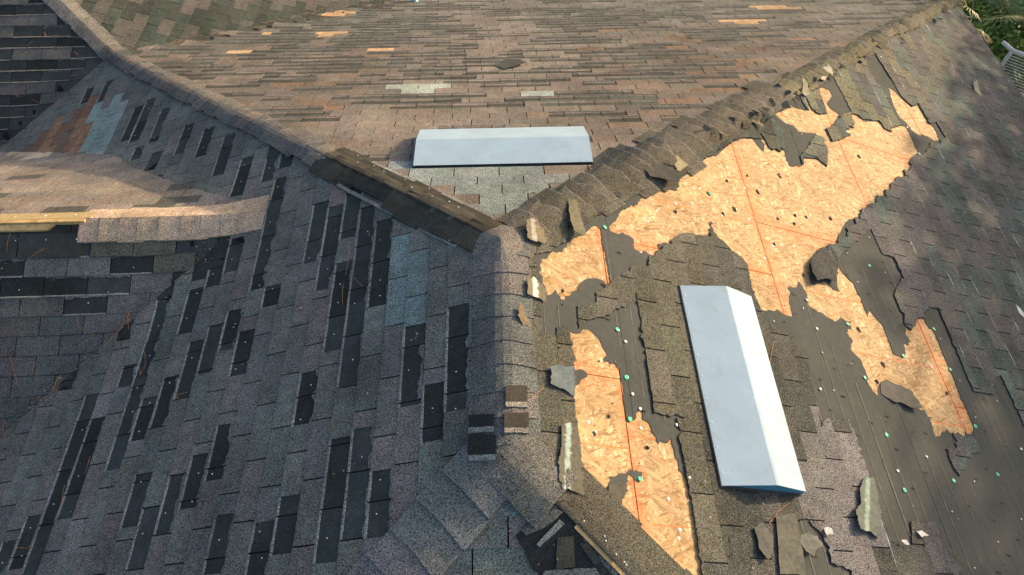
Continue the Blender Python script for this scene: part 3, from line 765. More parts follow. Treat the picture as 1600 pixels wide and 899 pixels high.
# ================================================================== caps along the hips and ridges
def capline(P0, P1, wl, wr, expo, colf, mt=SHIN, name='ridge_cap', arch=0., rnd_=.12, t_start=0., t_end=None, lip=True, base=.010, skew=0., nS=8, cen=.0, over=.05, rough=0., b0=0., lipk=.2, be=None):
    """bent cap pieces laid from P1 (low) up to P0; wl / wr are widths left / right of the line seen from P0"""
    P0 = Vector(P0[:2]); P1 = Vector(P1[:2]); L = (P1-P0).length; d = (P1-P0)/L; nn = Vector((-d.y, d.x))
    WR_ = wr; t = t_start; t_end = L if t_end is None else t_end; out = []
    while t < t_end-.02:
        e = expo*ru(1-rnd_*.6, 1+rnd_*.6); a = t-over; b = t+e
        ar = arch(t) if callable(arch) else arch
        wr = WR_(t) if callable(WR_) else WR_; ar *= ru(.6, 1.3); w1 = (wl(t) if callable(wl) else wl)*ru(1-rnd_*.5, 1+rnd_*.5); w2 = wr*ru(1-rnd_*.5, 1+rnd_*.5); sk = skew*ru(.5, 1.4)+ru(-.01, .01)*rnd_*8
        col = colf(t)
        rows = [(a, -.0), (t, 0.), (b-.012, 0), (b-.004, 1), (b, 1)]
        V = []; Cc = []; tl = ru(-.003, .005)
        for (q, lp) in rows:
            f = (q-a)/(b-a)
            for i in range(nS+1):
                h_ = nS//2; s_ = -w2*(1-i/h_) if i <= h_ else w1*(i-h_)/h_; f2 = 1-abs(s_-cen)/max(w1, w2)
                r_ = (noise.noise(Vector((t*9, i*.8, q*5)))*rough) if rough else 0
                p = P0+d*(q+sk*abs(s_-cen)/max(w1, w2)+r_*.6)+nn*s_
                bz = lerp(b0, (be[0] if s_ < 0 else be[1]) if be else b0*.75, min(1, abs(s_)/(w2 if s_ < 0 else w1))**2)
                z = G(p.x, p.y)+bz+base*.35+base*f+ar*max(0, f2)**.8*(.35+.65*f)+tl*f*(i/nS-.5)+r_*.6*f
                pk = .002*math.exp(-(s_/.02)**2)
                V.append((p.x, p.y, z-pk))
                c_ = col if not (lp and lip) else tuple(lerp(k, .30, lipk) for k in col[:3])+(col[3] if len(col) > 3 else 0.,)
                c_ = (*c_[:3], c_[3] if len(c_) > 3 else 0.)
                Cc.append(c_)
        F = []; W = nS+1; R_ = len(rows)
        for r in range(R_-1):
            for i in range(nS): o = r*W+i; F.append([o, o+1, o+W+1, o+W])
        # skirt
        n0 = len(V); edge = [r*W for r in range(R_)]+[(R_-1)*W+i for i in range(1, W)]+[r*W+W-1 for r in range(R_-2, -1, -1)]
        for o in edge:
            x, y, z = V[o]; row = o//W; i = o % W
            low = z-.004 if ar > .004 else max(z-.02, G(x, y)+.001)
            V.append((x, y, low)); Cc.append(tuple(k*.4 for k in Cc[o][:3])+(0.,))
        for k in range(len(edge)-1): F.append([edge[k], n0+k, n0+k+1, edge[k+1]])
        out.append(mesh(name, V, F, mt, house, Cc, smooth=False))
        t += e
    return out
hipdir = Vector((1, GG)).normalized()
def onhip(px, py, s='B', sign=1):
    P = back(px, py, s); return abs((Vector((P.x, P.y))).dot(Vector((sign*hipdir.x, hipdir.y))))
HL0, HL1 = (0, 0), (-5*1.0, 5*GG)
tB = onhip(497, 250, 'B', -1); tS = math.hypot(SX, SY)
# main ridge
capline((0, .05), (0, -LR-.08), .15, .15, .135, lambda t: jit(random.choice([(.092, .098, .098), (.104, .100, .098), (.086, .092, .092)]), .05), base=.006, cen=0, b0=.013, lipk=.05, rough=.004, be=(.0055, .0135))
cp = MB(); V = [(0, 0, .028)]; n_ = 24
for rr in (.09, .16):
    V += [(rr*math.cos(k*math.tau/n_), rr*math.sin(k*math.tau/n_), G(rr*math.cos(k*math.tau/n_), rr*math.sin(k*math.tau/n_))+(.026 if rr < .15 else .012)) for k in range(n_)]
V = [(x, y, min(z, .022)) for x, y, z in V]
mesh('apex_cap', V, [[0, 1+k, 1+(k+1) % n_] for k in range(n_)]+[[1+k, 1+n_+k, 1+n_+(k+1) % n_, 1+(k+1) % n_] for k in range(n_)], SHIN, house, (.125, .116, .112, 0))
# left hip, still granule covered down to the saddle
capline(HL0, HL1, .115, .115, .122, lambda t: jit(random.choice([(.094, .088, .086), (.110, .097, .088), (.080, .081, .084)]), .1), t_start=tB, t_end=tS+.02, base=.017, b0=.010, arch=.012, lipk=.2, rough=.008, rnd_=.25)
# left hip, stripped down to the brown backing sheets
capline(HL0, HL1, .135, .14, .15, lambda t: jit(random.choice([(.046, .046, .041), (.060, .055, .046), (.040, .042, .040)]), .12), mt=WORN, t_start=.12, t_end=tB+.02, base=.009, b0=.012, rough=.010, rnd_=.45, lip=False, name='stripped_cap_sheet')
capline(HL0, HL1, .008, .085, .125, lambda t: jit(random.choice([(.070, .064, .052), (.052, .048, .042), (.060, .058, .052)]), .12), mt=WORN, t_start=.16, t_end=tB+.06, base=.012, b0=.017, rough=.014, rnd_=.5, lip=False, name='stripped_cap_sheet', cen=0)
dl = MB()
for side, off in ((1, .142), (-1, .148)):
    nnv = Vector((-GG, -1)).normalized()*side*off; a = Vector(HL1).normalized()*.2+nnv; b = Vector(HL1).normalized()*(tB-.02)+nnv
    strip(dl, a, b, .024, .0125, .008, (.17, .17, .165, 0))
dl.build('dusty_edge', SHIN, house)
# saddle hip of the upper left wing
capline((SX, SY), (-6.2, SY+GG*(6.2+SX)), .12, .12, .135, lambda t: jit((.12, .115, .112), .12), base=.012, rnd_=.2)
# right hip: humped, curled caps
def mossf(t): return max(0., min(.75, (t-1.75)*.9))
tG = onhip(1208, 140, 'B', 1)
capline((0, 0), (6.15, 6.15*GG), lambda t: .15 if t < .7 else .21, lambda t: .09 if t < .45 else (.19 if .7 < t < 1.9 else .13), .118, lambda t: (*jit((.078, .072, .064), .22), .14), t_start=.17, t_end=tG, base=.014, arch=lambda t: .020+.038*math.sin(min(3.14, t*1.4))**2, skew=.05, rnd_=.6, cen=.10, rough=.03, b0=.006, lipk=.28)
capline((0, 0), (6.15, 6.15*GG), .12, .11, .128, lambda t: (*jit((.10, .090, .070), .25), ru(.1, .8)*mossf(t)), t_start=tG, t_end=8.4, base=.030, arch=.022, skew=.035, rnd_=.6, rough=.022, b0=.010, lipk=.45)
# wing ridge: tan caps bent over the ridge, then bare board to the left
capline(Jx, (-6.2, J.y), .15, .15, .132, lambda t: jit((.37, .275, .205), .05), t_start=-.04, t_end=1.14, base=.005, b0=.010, arch=.0, lipk=.0, rnd_=.12, skew=0, cen=0, name='tan_ridge_cap')
xW = J.x-1.12
WB = MB(); V, F = prism([(-6.2, J.y-.03), (xW, J.y-.03), (xW, J.y-.004), (-6.2, J.y-.004)], lambda x, y: J.z+.022, lambda x, y: J.z-.03); WB.add(V, F)
WB.build('ridge_board', WOOD, house)
WB = MB(); V, F = prism([(-6.2, J.y-.075), (xW-.25, J.y-.07), (xW-.2, J.y-.034), (-6.2, J.y-.034)], lambda x, y: G(x, y)+.020, lambda x, y: G(x, y)+.004); WB.add(V, F)
WB.build('ridge_board', WOOD, house)
WB = MB(); V, F = prism([(-6.2, J.y+.0), (xW+.03, J.y+.0), (xW+.02, J.y+.1), (-6.2, J.y+.1)], lambda x, y: G(x, y)+.016, lambda x, y: G(x, y)+.002); WB.add(V, F, (.34, .26, .13, 0))
WB.build('felt_strip', CM, house)
for i in range(4):
    x1_ = xW-.02-i*.42; P = [(x1_-.41, J.y-.24), (x1_, J.y-.24), (x1_, J.y-.09), (x1_-.41, J.y-.09)]
    V, F = prism(P, lambda x, y: G(x, y)+.013, lambda x, y: G(x, y)+.001); mesh('starter_shingle', V, F, WORN, house, (.042, .046, .046, 0))
# front hips at the near end of the ridge
capline(Y2, FL, .15, .15, .15, lambda t: jit(random.choice([(.108, .120, .120), (.118, .114, .115)]), .06), t_start=.1, t_end=1.6, base=.012, cen=0, b0=.006, lipk=.08)
capline(Y2, FR, .14, .15, .14, lambda t: jit((.10, .100, .098), .1), t_start=.02, t_end=.30, base=.012, b0=.014, lipk=.08)
capline(Y2, FR, .19, .02, .30, lambda t: (*jit((.062, .06, .05), .1), .06), t_start=.33, t_end=1.7, base=.010, mt=SHIN, lip=False, b0=.012)
a = Vector(Y2)+Vector((1, -GG)).normalized()*.42; b = Vector(FR)
WB = MB(); nv = Vector((-GG, -1)).normalized(); P = [a+nv*.01, a+nv*.035, b+nv*.035, b+nv*.01]
V, F = prism([(p.x, p.y) for p in P], lambda x, y: G(x, y)+.014, lambda x, y: G(x, y)-.01); WB.add(V, F); WB.build('hip_board', WOOD, house)
P = rag(trace([(806,838),(830,818),(862,800),(884,803),(900,822),(915,850),(965,910),(846,910)], 'F'), .006, .03, 4)
vo, K = cut(P, [], lambda x, y: True, []); V, F = slab(vo, K, lambda x, y: G(x, y)+.0108, lambda x, y: G(x, y)+.001); mesh('torn_shingle_bed', V, F, WORN, SLOPE['F'], (.024, .028, .031, 0))
for pts, c_, m_ in (([(871,841),(896,839),(898,888),(868,890)], (.065, .063, .054, 0), WORN), ([(838,852),(843,856),(882,820),(874,813)], (.17, .18, .18, 0), SHIN), ([(846,905),(850,893),(930,888),(938,905)], (.10, .115, .115, 0), SHIN), ([(815,830),(845,806),(868,796),(880,801),(850,826),(822,838)], (.10, .108, .108, 0), SHIN), ([(905,850),(918,850),(940,880),(928,884)], (.035, .04, .045, 0), WORN)):
    P = rag(trace(pts, 'F'), .003, .02, len(pts)); vo, K = cut(P, [], lambda x, y: True, []); V, F = slab(vo, K, lambda x, y: G(x, y)+.015, lambda x, y: G(x, y)); mesh('torn_tab', V, F, m_, SLOPE['F'], c_)
# bare dark cells on the left half of the ridge end
for (x0, y0, x1, y1) in [(732, 652, 772, 672), (732, 684, 775, 715)]:
    Q = [back(x0, y0, 'L'), back(x1, y0-2, 'L'), back(x1, y1-3, 'L'), back(x0, y1, 'L')]
    V, F = prism([(q.x, q.y) for q in Q][::-1], lambda x, y: G(x, y)+.028, lambda x, y: G(x, y)); mesh('torn_cap', V, F, WORN, house, (.026, .029, .031, 0))
    Q = [back(x0, y1, 'L'), back(x1, y1-3, 'L'), back(x1, y1+5, 'L'), back(x0, y1+8, 'L')]
    V, F = prism([(q.x, q.y) for q in Q][::-1], lambda x, y: G(x, y)+.0305, lambda x, y: G(x, y)); mesh('dusty_lip', V, F, SHIN, house, (.17, .18, .18, 0))
for (x0, y0, x1, y1) in [(790, 604, 824, 632), (788, 646, 826, 672)]:
    Q = [back(x0, y0, 'R'), back(x1, y0+2, 'R'), back(x1, y1, 'R'), back(x0, y1-2, 'R')]
    V, F = prism([(q.x, q.y) for q in Q][::-1], lambda x, y: G(x, y)+.028, lambda x, y: G(x, y)); mesh('torn_cap', V, F, WORN, house, (.050, .046, .040, 0))
    Q = [back(x0, y1-2, 'R'), back(x1, y1, 'R'), back(x1, y1+8, 'R'), back(x0, y1+5, 'R')]
    V, F = prism([(q.x, q.y) for q in Q][::-1], lambda x, y: G(x, y)+.0305, lambda x, y: G(x, y)); mesh('dusty_lip', V, F, SHIN, house, (.18, .17, .155, 0))

# ================================================================== the two white metal vents
def vent(s, up, crest, dn, hu, hc, hd):
    """up / crest / dn: photo positions of both ends of the upslope edge, the crest and the downslope lip"""
    n = Vector(SL[s][0]); n = n/n.length*(1 if n.z > 0 else -1)
    E = [[back(*q, s, h) for q in pr] for pr, h in ((up, hu), (crest, hc), (dn, hd))]
    axis = Vector((1, 0, 0)) if s == 'B' else Vector((0, 1, 0)); k = 0 if s == 'B' else 1
    # square it up: same ends for all three lines, straight across the slope
    e0 = sum(e[0][k] for e in E)/3; e1 = sum(e[1][k] for e in E)/3
    j = 1-k; L = []
    for e, h in zip(E, (hu, hc, hd)):
        t = (e[0][j]+e[1][j])/2
        a = Vector((0, 0, 0)); a[k] = e0; a[j] = t; a.z = (e[0].z+e[1].z)/2
        b = a.copy(); b[k] = e1; L.append((a, b))
    V_ = empty('roof_vent', (0, 0, 0)); V_.location = (L[1][0]+L[1][1])/2-Vector(house.location); V_.parent = house
    th = n*.0015; ca, cb = L[1]
    dnf = [p-n*.022 for p in L[2]]
    prof = [(L[0][0], L[0][1]), (lerp(L[0][0], ca, .97)+n*.001, lerp(L[0][1], cb, .97)+n*.001), (lerp(ca, L[2][0], .04), lerp(cb, L[2][1], .04)), L[2], (dnf[0], dnf[1])]
    mb = MB(); nn_ = 12
    V = []; F = []
    for r, (p, q) in enumerate(prof):
        for i in range(nn_+1):
            t = i/nn_; wv = .0010*noise.noise(Vector((t*6, r*1.7, 1 if s == 'B' else 5))); V.append(lerp(p, q, t)+n*wv)
    W = nn_+1
    for r in range(len(prof)-1):
        for i in range(nn_): o = r*W+i; F.append([o, o+1, o+W+1, o+W])
    m = len(V); V += [v-th*1.5 for v in V]; F += [[a+m for a in f[::-1]] for f in F]
    for r in range(len(prof)-1): F += [[r*W, (r+1)*W, (r+1)*W+m, r*W+m], [(r+1)*W-1, (r+1)*W-1+m, (r+2)*W-1+m, (r+2)*W-1]]
    F.append
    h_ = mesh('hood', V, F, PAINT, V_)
    ax = (L[1][1]-L[1][0]).normalized()
    for e, sg in ((0, -1), (1, 1)):
        base = []
        for p in (L[0][e], L[1][e], L[2][e]):
            q = p.copy(); q.z = G(q.x, q.y)+.010; base.append(q)
        ins = -ax*sg*.004
        top = [p+ins-n*.003 for p in (L[0][e], L[1][e], L[2][e])]; bt = [p+ins for p in (base[0], base[1], base[2])]
        V = top+bt+[v+ax*sg*-.002 for v in top+bt]
        F = [[0, 1, 4, 3], [1, 2, 5, 4], [6, 9, 10, 7], [7, 10, 11, 8], [0, 6, 7, 1], [1, 7, 8, 2], [2, 8, 11, 5]]
        mesh('end_cap', V, F, PAINT_SHADED if s == 'R' and e == (0 if E[1][0][1] < E[1][1][1] else 1) else PAINT, V_)
    # flange and dark louvre throat
    fl = []; 
    for t_, e in ((0, 0), (0, 1), (2, 1), (2, 0)):
        q = L[t_][e].copy(); q = q+ax*(.006 if e else -.006); out = Vector((0, 0, 0)); out[j] = (-.006 if t_ == 0 else -.01); q += out; q.z = 0; fl.append((q.x, q.y))
    V, F = prism(fl if s == 'R' else fl, lambda x, y: G(x, y)+.0125+.008*(s == 'R'), lambda x, y: G(x, y)+.006); mesh('flange', V, F, plain('dull_flange', (.07, .07, .066), .8, .3, .25, 12), V_)
    for rr in range(3):
        o = Vector((0, 0, 0)); o[j] = -.02-.012*rr
        V = []
        for e in (0, 1):
            p = L[2][e]+o-ax*(.01 if e else -.01); V += [p-n*.006, p-n*.03]
        mesh('louvre', V, [[0, 1, 3, 2]], DECK, V_)
    # rivets
    rb = MB()
    for i in range(9):
        for r in (0, 2):
            p = lerp(prof[r][0], prof[r][1], (i+.5)/9)+n*.001+(prof[1][0]-prof[0][0])*(.06 if r == 0 else -.03)
            t1 = ax; t2 = n.cross(ax); V = [p+(t1*math.cos(a)+t2*math.sin(a))*.0045 for a in [k_*math.pi/3 for k_ in range(6)]]+[p+n*.0016]
            rb.add(V, [[k_, (k_+1) % 6, 6] for k_ in range(6)])
    rb.build('rivets', STEEL, V_)
    return V_
vent('R', ((1127, 761), (1065, 451)), ((1212, 760), (1141, 450)), ((1254, 764), (1176, 458)), .022, .105, .062)
vent('B', ((649, 257), (924, 255)), ((651, 219), (919, 211)), ((653, 203), (915, 197)), .022, .095, .060)
# rust-brown strip drawn along the gap below the upper vent
WB = MB(); a = back(680, 254, 'B'); b = back(848, 252, 'B'); strip(WB, a, b, .018, .024, .004); WB.build('brown_gap_strip', plain('rust_brown', (.10, .055, .035), .8, .2, .3, 40), house)
# pale blue pipe boot near the far eave
p = back(648, 4, 'B'); PB_ = MB()
for (r0, r1, z0, z1) in [(.06, .05, 0, .02), (.042, .038, .02, .14), (.046, .046, .14, .16)]:
    V = [(p.x+r*math.cos(a), p.y+r*math.sin(a), p.z+z) for r, z in ((r0, z0), (r1, z1)) for a in [k*math.pi/6 for k in range(12)]]
    PB_.add(V, [[k, (k+1) % 12, (k+1) % 12+12, k+12] for k in range(12)]+[list(range(12, 24))])
PB_.build('vent_pipe', plain('pale_blue_plastic', (.42, .66, .80), .4, .5, .08, 20), house)

# ================================================================== nails
def disc_mesh(name, mt, r, hole=0.):
    n = 10; V = []; F = []
    rings = [(r, 0.), (r, .0012), (r*.62, .0026)] + ([(r*.34, .0010)] if hole else [(r*.2, .0034)])
    for rr, z in rings: V += [(rr*math.cos(k*2*math.pi/n), rr*math.sin(k*2*math.pi/n), z) for k in range(n)]
    for i in range(len(rings)-1): F += [[i*n+k, i*n+(k+1) % n, (i+1)*n+(k+1) % n, (i+1)*n+k] for k in range(n)]
    F.append([(len(rings)-1)*n+k for k in range(n)])
    me = bpy.data.meshes.new(name); me.from_pydata(V, [], F); me.materials.append(mt); return me
NM = disc_mesh('nail', STEEL, .0052); NB = disc_mesh('nail_large', plain('zinc_washer', (.68, .69, .68), .5, .4, .15, 70, .2), .0085); NG = disc_mesh('cap_nail', GREEN, .0125, 1)
NS = disc_mesh('nail_small', plain('nail_head', (.66, .68, .70), .5, .4, .2, 90), .0036)
nails = 0
def nail(x, y, me, dz, name='nail', s='R'):
    global nails
    o = bpy.data.objects.new(name, me); C.objects.link(o); n = Vector(SL[s][0]); n = n if n.z > 0 else -n
    n = (n.normalized()+Vector((ru(-.12, .12), ru(-.12, .12), 0))).normalized()
    o.rotation_euler = n.to_track_quat('Z', 'Y').to_euler(); o.location = Vector((x, y, G(x, y)+dz))-Vector(house.location); o.parent = house; nails += 1
for q in [(945,356),(954.6,453),(964.6,516),(978.6,590.7),(984,656),(1000,749),(1015,863),(1324,507),(1351,591),(1411,557),(1458.6,515),(1484,578),(1435.6,241),(1523,667),(1384.6,680.6),(1412.6,766.6),(1558,742),(1489.5,752),(1108.6,303),(1358,416),(1435,453)]:
    P = back(*q); nail(P.x, P.y, NG, .0065, 'cap_nail')
for q in [(1163,294),(1056,318),(1081,318),(1093,295),(919,660),(1001,669),(1044,780),(1003,840),(1456,574),(1431,498),(1276,515),(1281,609),(977,535),(988,617),(1260,470),(1206,318),(1136,262),(1340,210),(1366,250),(1303,298),(1265,337),(1240,385),(1207,384),(1195,404),(1322,346),(1334,328),(930,675),(1062,828),(1057,665),(1000,640),(1077,748),(1060,842),(1313,329),(1150,327),(1128,337),(1012,346),(1026,330),(1002,395),(1170,343),(1230,255),(1417,200),(1384,152),(1325,120),(1376,90)]:
    P = back(*q); nail(P.x, P.y, NB, .0085 if not inosb(P.x, P.y) else .0006)
random.seed(5)
for i in range(10):
    for k in range(13):
        x = 1.62+i*.27+ru(-.02, .02); y = -1.95+k*.3+(i % 2)*.14+ru(-.035, .035)
        px = proj((x, y, -M_*x))
        if not (0 < px[0] < 1600 and 0 < px[1] < 899) or inrs(x, y) or inosb(x, y) or rnd() < .12: continue
        nail(x, y, random.choice([NM, NM, NM, NB]), .0065)
for i, (s, V, F, cl) in enumerate(wornpieces):
    if s in ('L', 'F1') and nails < 285:
        cx = sum(v[0] for v in V)/len(V); cy = sum(v[1] for v in V)/len(V)
        px = proj((cx, cy, G(cx, cy)))
        if 0 < px[0] < 1600 and 0 < px[1] < 899 and rnd() < .62: nail(cx+ru(-.02, .02), cy+ru(-.05, .05), NS, .0014, s=s)
hd = Vector(HL1).normalized(); hn = Vector((-GG, -1)).normalized()
for i in range(26):
    t = .2+(tB-.3)*i/26+ru(-.02, .02)
    for off, dz in ((ru(.05, .14), .012),):
        p = hd*t+hn*off*(1 if i % 2 else -1); nail(p.x, p.y, NS if i % 2 else NM, .014 if i % 2 else .036, s='L' if i % 2 else 'B')
for i in range(6):
    x = xW-.1-.2*i; nail(x, J.y+.05, NB, .018, s='B1'); nail(x+.05, J.y-.13, NS, .0145, s='F1')
for q in [(912,816),(944,840),(946,847),(962,868),(975,880),(978,884),(1100,755),(1108,811),(1168,762),(1190,790),(1174,890)]:
    P = back(*q); nail(P.x, P.y, NS, .024)
print('nails', nails)

# ================================================================== torn flaps and loose scraps
def scrap(name, label, cat, pts, s, hinge, tip, lift, col, mt=None, stripe=None, base=.014, curl=1.6, thick=.0028, group=None, parent=None, amp=.004, step=.018):
    P = rag(trace(pts, s), amp*1.6, .012, len(label)); hx = back(*hinge, s); tx = back(*tip, s); D = Vector((tx.x-hx.x, tx.y-hx.y)); L = D.length; D /= L
    bb = bbox(P); ex = []
    x = bb[0]
    while x < bb[2]:
        y = bb[1]
        while y < bb[3]:
            if inpoly(x, y, P): ex.append((x+ru(-.003, .003), y+ru(-.003, .003)))
            y += step
        x += step
    vo, K = cut(P, [], lambda x, y: True, ex)
    def zt(x, y):
        t = ((x-hx.x)*D.x+(y-hx.y)*D.y)/L; t = max(0, min(1.3, t))
        return G(x, y)+base+lift*t**curl+noise.noise(Vector((x*14, y*14, 2)))*.004
    V, F = slab(vo, K, zt, lambda x, y: zt(x, y)-thick)
    st = None
    if stripe: a = back(*stripe[0], s); b = back(*stripe[1], s); sdv = Vector((b.x-a.x, b.y-a.y)); sL = sdv.length; sdv /= sL; st = 1
    cl = []
    for v in V:
        c_ = jit(col, .05)
        if st:
            dd = abs((v[0]-a.x)*sdv.y-(v[1]-a.y)*sdv.x)
            if dd < stripe[2]: c_ = stripe[3]
        cl.append((*c_[:3], 0.))
    o = mesh(name, V, F, mt or CM, parent, cl)
    if parent is None: tag(o, label, cat, group)
    return o
DK = (.060, .058, .052)
scrap('shingle_scrap', 'curled black shingle piece folded over the right side of the upper bare boards', 'shingle scrap', [(1264,412),(1280,390),(1296,384),(1308,404),(1307,424),(1304,444),(1290,441),(1272,445),(1266,430)], 'R', (1300,388), (1284,444), .035, (.040, .042, .043), mt=SHIN, base=.012)
scrap('shingle_scrap', 'long folded shingle strip with a pale teal band left of the lower bare boards', 'shingle scrap', [(877,667),(890,662),(903,672),(907,700),(911,750),(911,777),(892,769),(879,768),(873,745),(873,722),(877,700)], 'R', (912,720), (874,720), .012, (.085, .082, .066), stripe=((888,662), (886,770), .012, (.26, .34, .32)), base=.018, step=.009)
scrap('shingle_scrap', 'small upturned tan shingle tab with a whitish stripe beside the ridge', 'shingle scrap', [(825,440),(834,437),(848,449),(853,455),(853,476),(843,470),(824,465)], 'R', (853,458), (824,452), .02, (.13, .115, .08), stripe=((835,438), (837,466), .013, (.62, .55, .48)), base=.02, step=.009)
scrap('shingle_scrap', 'thin curled crescent of tan shingle standing just below the whitish striped tab', 'shingle scrap', [(816,482),(822,497),(829,510),(827,515),(817,511),(809,498),(811,490)], 'R', (829,512), (809,496), .018, (.16, .12, .075), base=.02, step=.009)
scrap('felt_scrap', 'slate blue felt flap lying beside the left edge of the lower bare boards', 'felt scrap', [(861,576),(897,575),(898,600),(897,622),(880,611),(860,604)], 'R', (897,600), (862,590), .012, (.085, .115, .13), base=.02)
scrap('shingle_scrap', 'upside down shingle piece with a mottled teal band, below right of the larger vent', 'shingle scrap', [(1346,750),(1362,748),(1368,772),(1373,810),(1370,844),(1352,833),(1338,830),(1332,800),(1340,792),(1340,765)], 'R', (1370,800), (1336,800), .014, (.085, .105, .100), stripe=((1353,750), (1350,834), .013, (.20, .27, .24)), base=.026, step=.009)
scrap('felt_scrap', 'long dark felt strip running to the bottom edge under the larger vent', 'felt scrap', [(1210,808),(1240,806),(1250,860),(1256,899),(1216,899),(1213,850)], 'R', (1214,850), (1254,850), .012, (.085, .088, .076), base=.026)
scrap('shingle_scrap', 'crumpled grey shingle scrap right beside the long felt strip', 'shingle scrap', [(1248,838),(1262,833),(1274,840),(1280,856),(1270,862),(1265,875),(1254,864),(1247,850)], 'R', (1250,840), (1268,872), .035, (.095, .105, .10), base=.026)
scrap('shingle_scrap', 'dark ragged scrap left of the long felt strip below the vent', 'shingle scrap', [(1176,826),(1190,820),(1206,842),(1204,866),(1196,878),(1183,860),(1182,848)], 'R', (1180,826), (1200,872), .012, (.065, .07, .068), base=.026)
scrap('cap_scrap', 'tan hip cap tipped up on edge at the foot of the right hip', 'cap shingle', [(821,353),(838,350),(846,362),(856,380),(852,386),(838,383),(824,378)], 'R', (856,386), (824,352), .03, (.15, .13, .09), base=.03, step=.009, stripe=((832,352), (836,384), .012, (.34, .32, .28)))
scrap('cap_scrap', 'flat olive hip cap lying loose across the curled caps', 'cap shingle', [(886,318),(900,318),(910,336),(918,352),(914,355),(898,352),(891,338)], 'B', (900,318), (904,354), .012, (.12, .11, .075), base=.045)
scrap('shingle_scrap', 'black shingle flap folded over the right hip above the bare boards', 'shingle scrap', [(1005,272),(1026,264),(1050,272),(1058,284),(1057,297),(1045,295),(1028,287),(1014,284)], 'R', (1016,270), (1052,296), .03, (.030, .032, .034), base=.05)
scrap('shingle_scrap', 'small tan scrap propped against the curled caps, higher on the hip', 'shingle scrap', [(1053,255),(1073,265),(1066,272),(1054,276)], 'R', (1070,270), (1054,256), .03, (.20, .18, .11), base=.05)
scrap('shingle_shard', 'pale pointed shard standing on the mossy hip caps, lower one', 'shard', [(1250,130),(1259,140),(1263,151),(1258,154),(1252,150)], 'R', (1258,154), (1251,130), .05, (.24, .23, .16), base=.03, step=.02)
scrap('shingle_shard', 'pale forked shard standing on the mossy hip caps, upper one', 'shard', [(1279,116),(1290,108),(1298,120),(1299,124),(1292,120),(1287,130),(1281,128)], 'R', (1286,130), (1292,108), .045, (.36, .34, .27), base=.03, step=.02)
scrap('shingle_scrap', 'dark loose shingle lying on the far roof slope above the upper vent', 'shingle scrap', [(772,104),(784,99),(790,95),(812,98),(822,103),(804,107),(788,110)], 'B', (776,104), (812,102), .02, (.055, .058, .056), base=.014)
scrap('shingle_scrap', 'triangular grey scrap with a bright yellowish face on the shaded right slope', 'shingle scrap', [(1517,133),(1523,132),(1533,152),(1522,146)], 'R', (1532,150), (1517,134), .03, (.22, .24, .17), base=.016, step=.03)
scrap('felt_scrap', 'torn dark felt scrap left between the lower bare boards', 'felt scrap', [(952,758),(962,755),(972,753),(980,758),(977,772),(971,786),(963,785),(957,779),(951,770)], 'R', (965,757), (965,786), .006, (.068, .064, .055), base=.008)
scrap('felt_scrap', 'lifted felt flap with a black tear, below the right hand bare boards', 'felt scrap', [(1386,595),(1402,603),(1410,606),(1424,617),(1430,628),(1437,642),(1420,640),(1404,630),(1392,627),(1376,616),(1375,600)], 'R', (1380,600), (1425,640), .028, (.062, .064, .062), base=.006)
for q, lb_ in (([(1285,827),(1290,826),(1297,833),(1297,838),(1288,838)], 'whitish folded metal chip, largest of the chips below the teal banded piece'), ([(1404,846),(1412,846),(1416,855),(1410,853)], 'small flat whitish chip beside the torn lower shingles'), ([(1429,832),(1436,831),(1446,840),(1436,842)], 'bright angled chip furthest right among the lower shingles')):
    scrap('metal_chip', lb_, 'metal chip', q, 'R', q[0], q[2], .01, (.52, .54, .52), base=.026, step=.03)
for q in [[(1585,478),(1592,484),(1600,494),(1606,506),(1598,500),(1590,490)]]:
    scrap('metal_strip', 'pale narrow metal strip lying on the shaded right slope at the picture edge', 'metal strip', q, 'R', q[0], q[3], .004, (.5, .53, .53), base=.018, step=.03)
# torn, lifted bits of mossy shingle along the right hip: parts of the roof
random.seed(31)
for i in range(46):
    t = i/45; hx_ = lerp(1105, 1455, t); hy_ = lerp(212, 18, t**.92) if t > .02 else 212
    px_ = hx_+ru(-16, 26); py_ = hy_+ru(-6, 30)*(1-.45*t)
    P0_ = back(px_, py_, 'R')
    if P0_.y > P0_.x*GG+.05 or inosb(P0_.x, P0_.y) and rnd() < .6: continue
    an = ru(-.5, .6)-1.0; L_ = ru(.05, .13); W_ = ru(.03, .06); pts = []
    n_ = 9
    for k in range(n_):
        a = k/n_*math.tau; e1 = L_*.5*max(-.85, min(.85, 1.2*math.cos(a)))*ru(.7, 1.15); e2 = W_*.5*max(-.85, min(.85, 1.2*math.sin(a)))*ru(.6, 1.2)
        pts.append((P0_.x+e1*math.cos(an)-e2*math.sin(an), P0_.y+e1*math.sin(an)+e2*math.cos(an)))
    ex = [((a[0]+P0_.x)/2, (a[1]+P0_.y)/2) for a in pts]+[(P0_.x, P0_.y)]
    vo, K = cut(pts, [], lambda x, y: True, ex); lf = ru(.01, .045); dn_ = ru(-1.2, 1.2)
    zt = lambda x, y: G(x, y)+.024+lf*max(0, ((x-P0_.x)*math.cos(dn_)+(y-P0_.y)*math.sin(dn_))/L_*2+.5)
    V, F = slab(vo, K, zt, lambda x, y: zt(x, y)-.003)
    mesh('torn_tab', V, F, SHIN, house, (*jit(random.choice([(.10, .09, .065), (.07, .066, .058), (.16, .135, .09), (.055, .05, .048)]), .15), ru(.05, .5)))
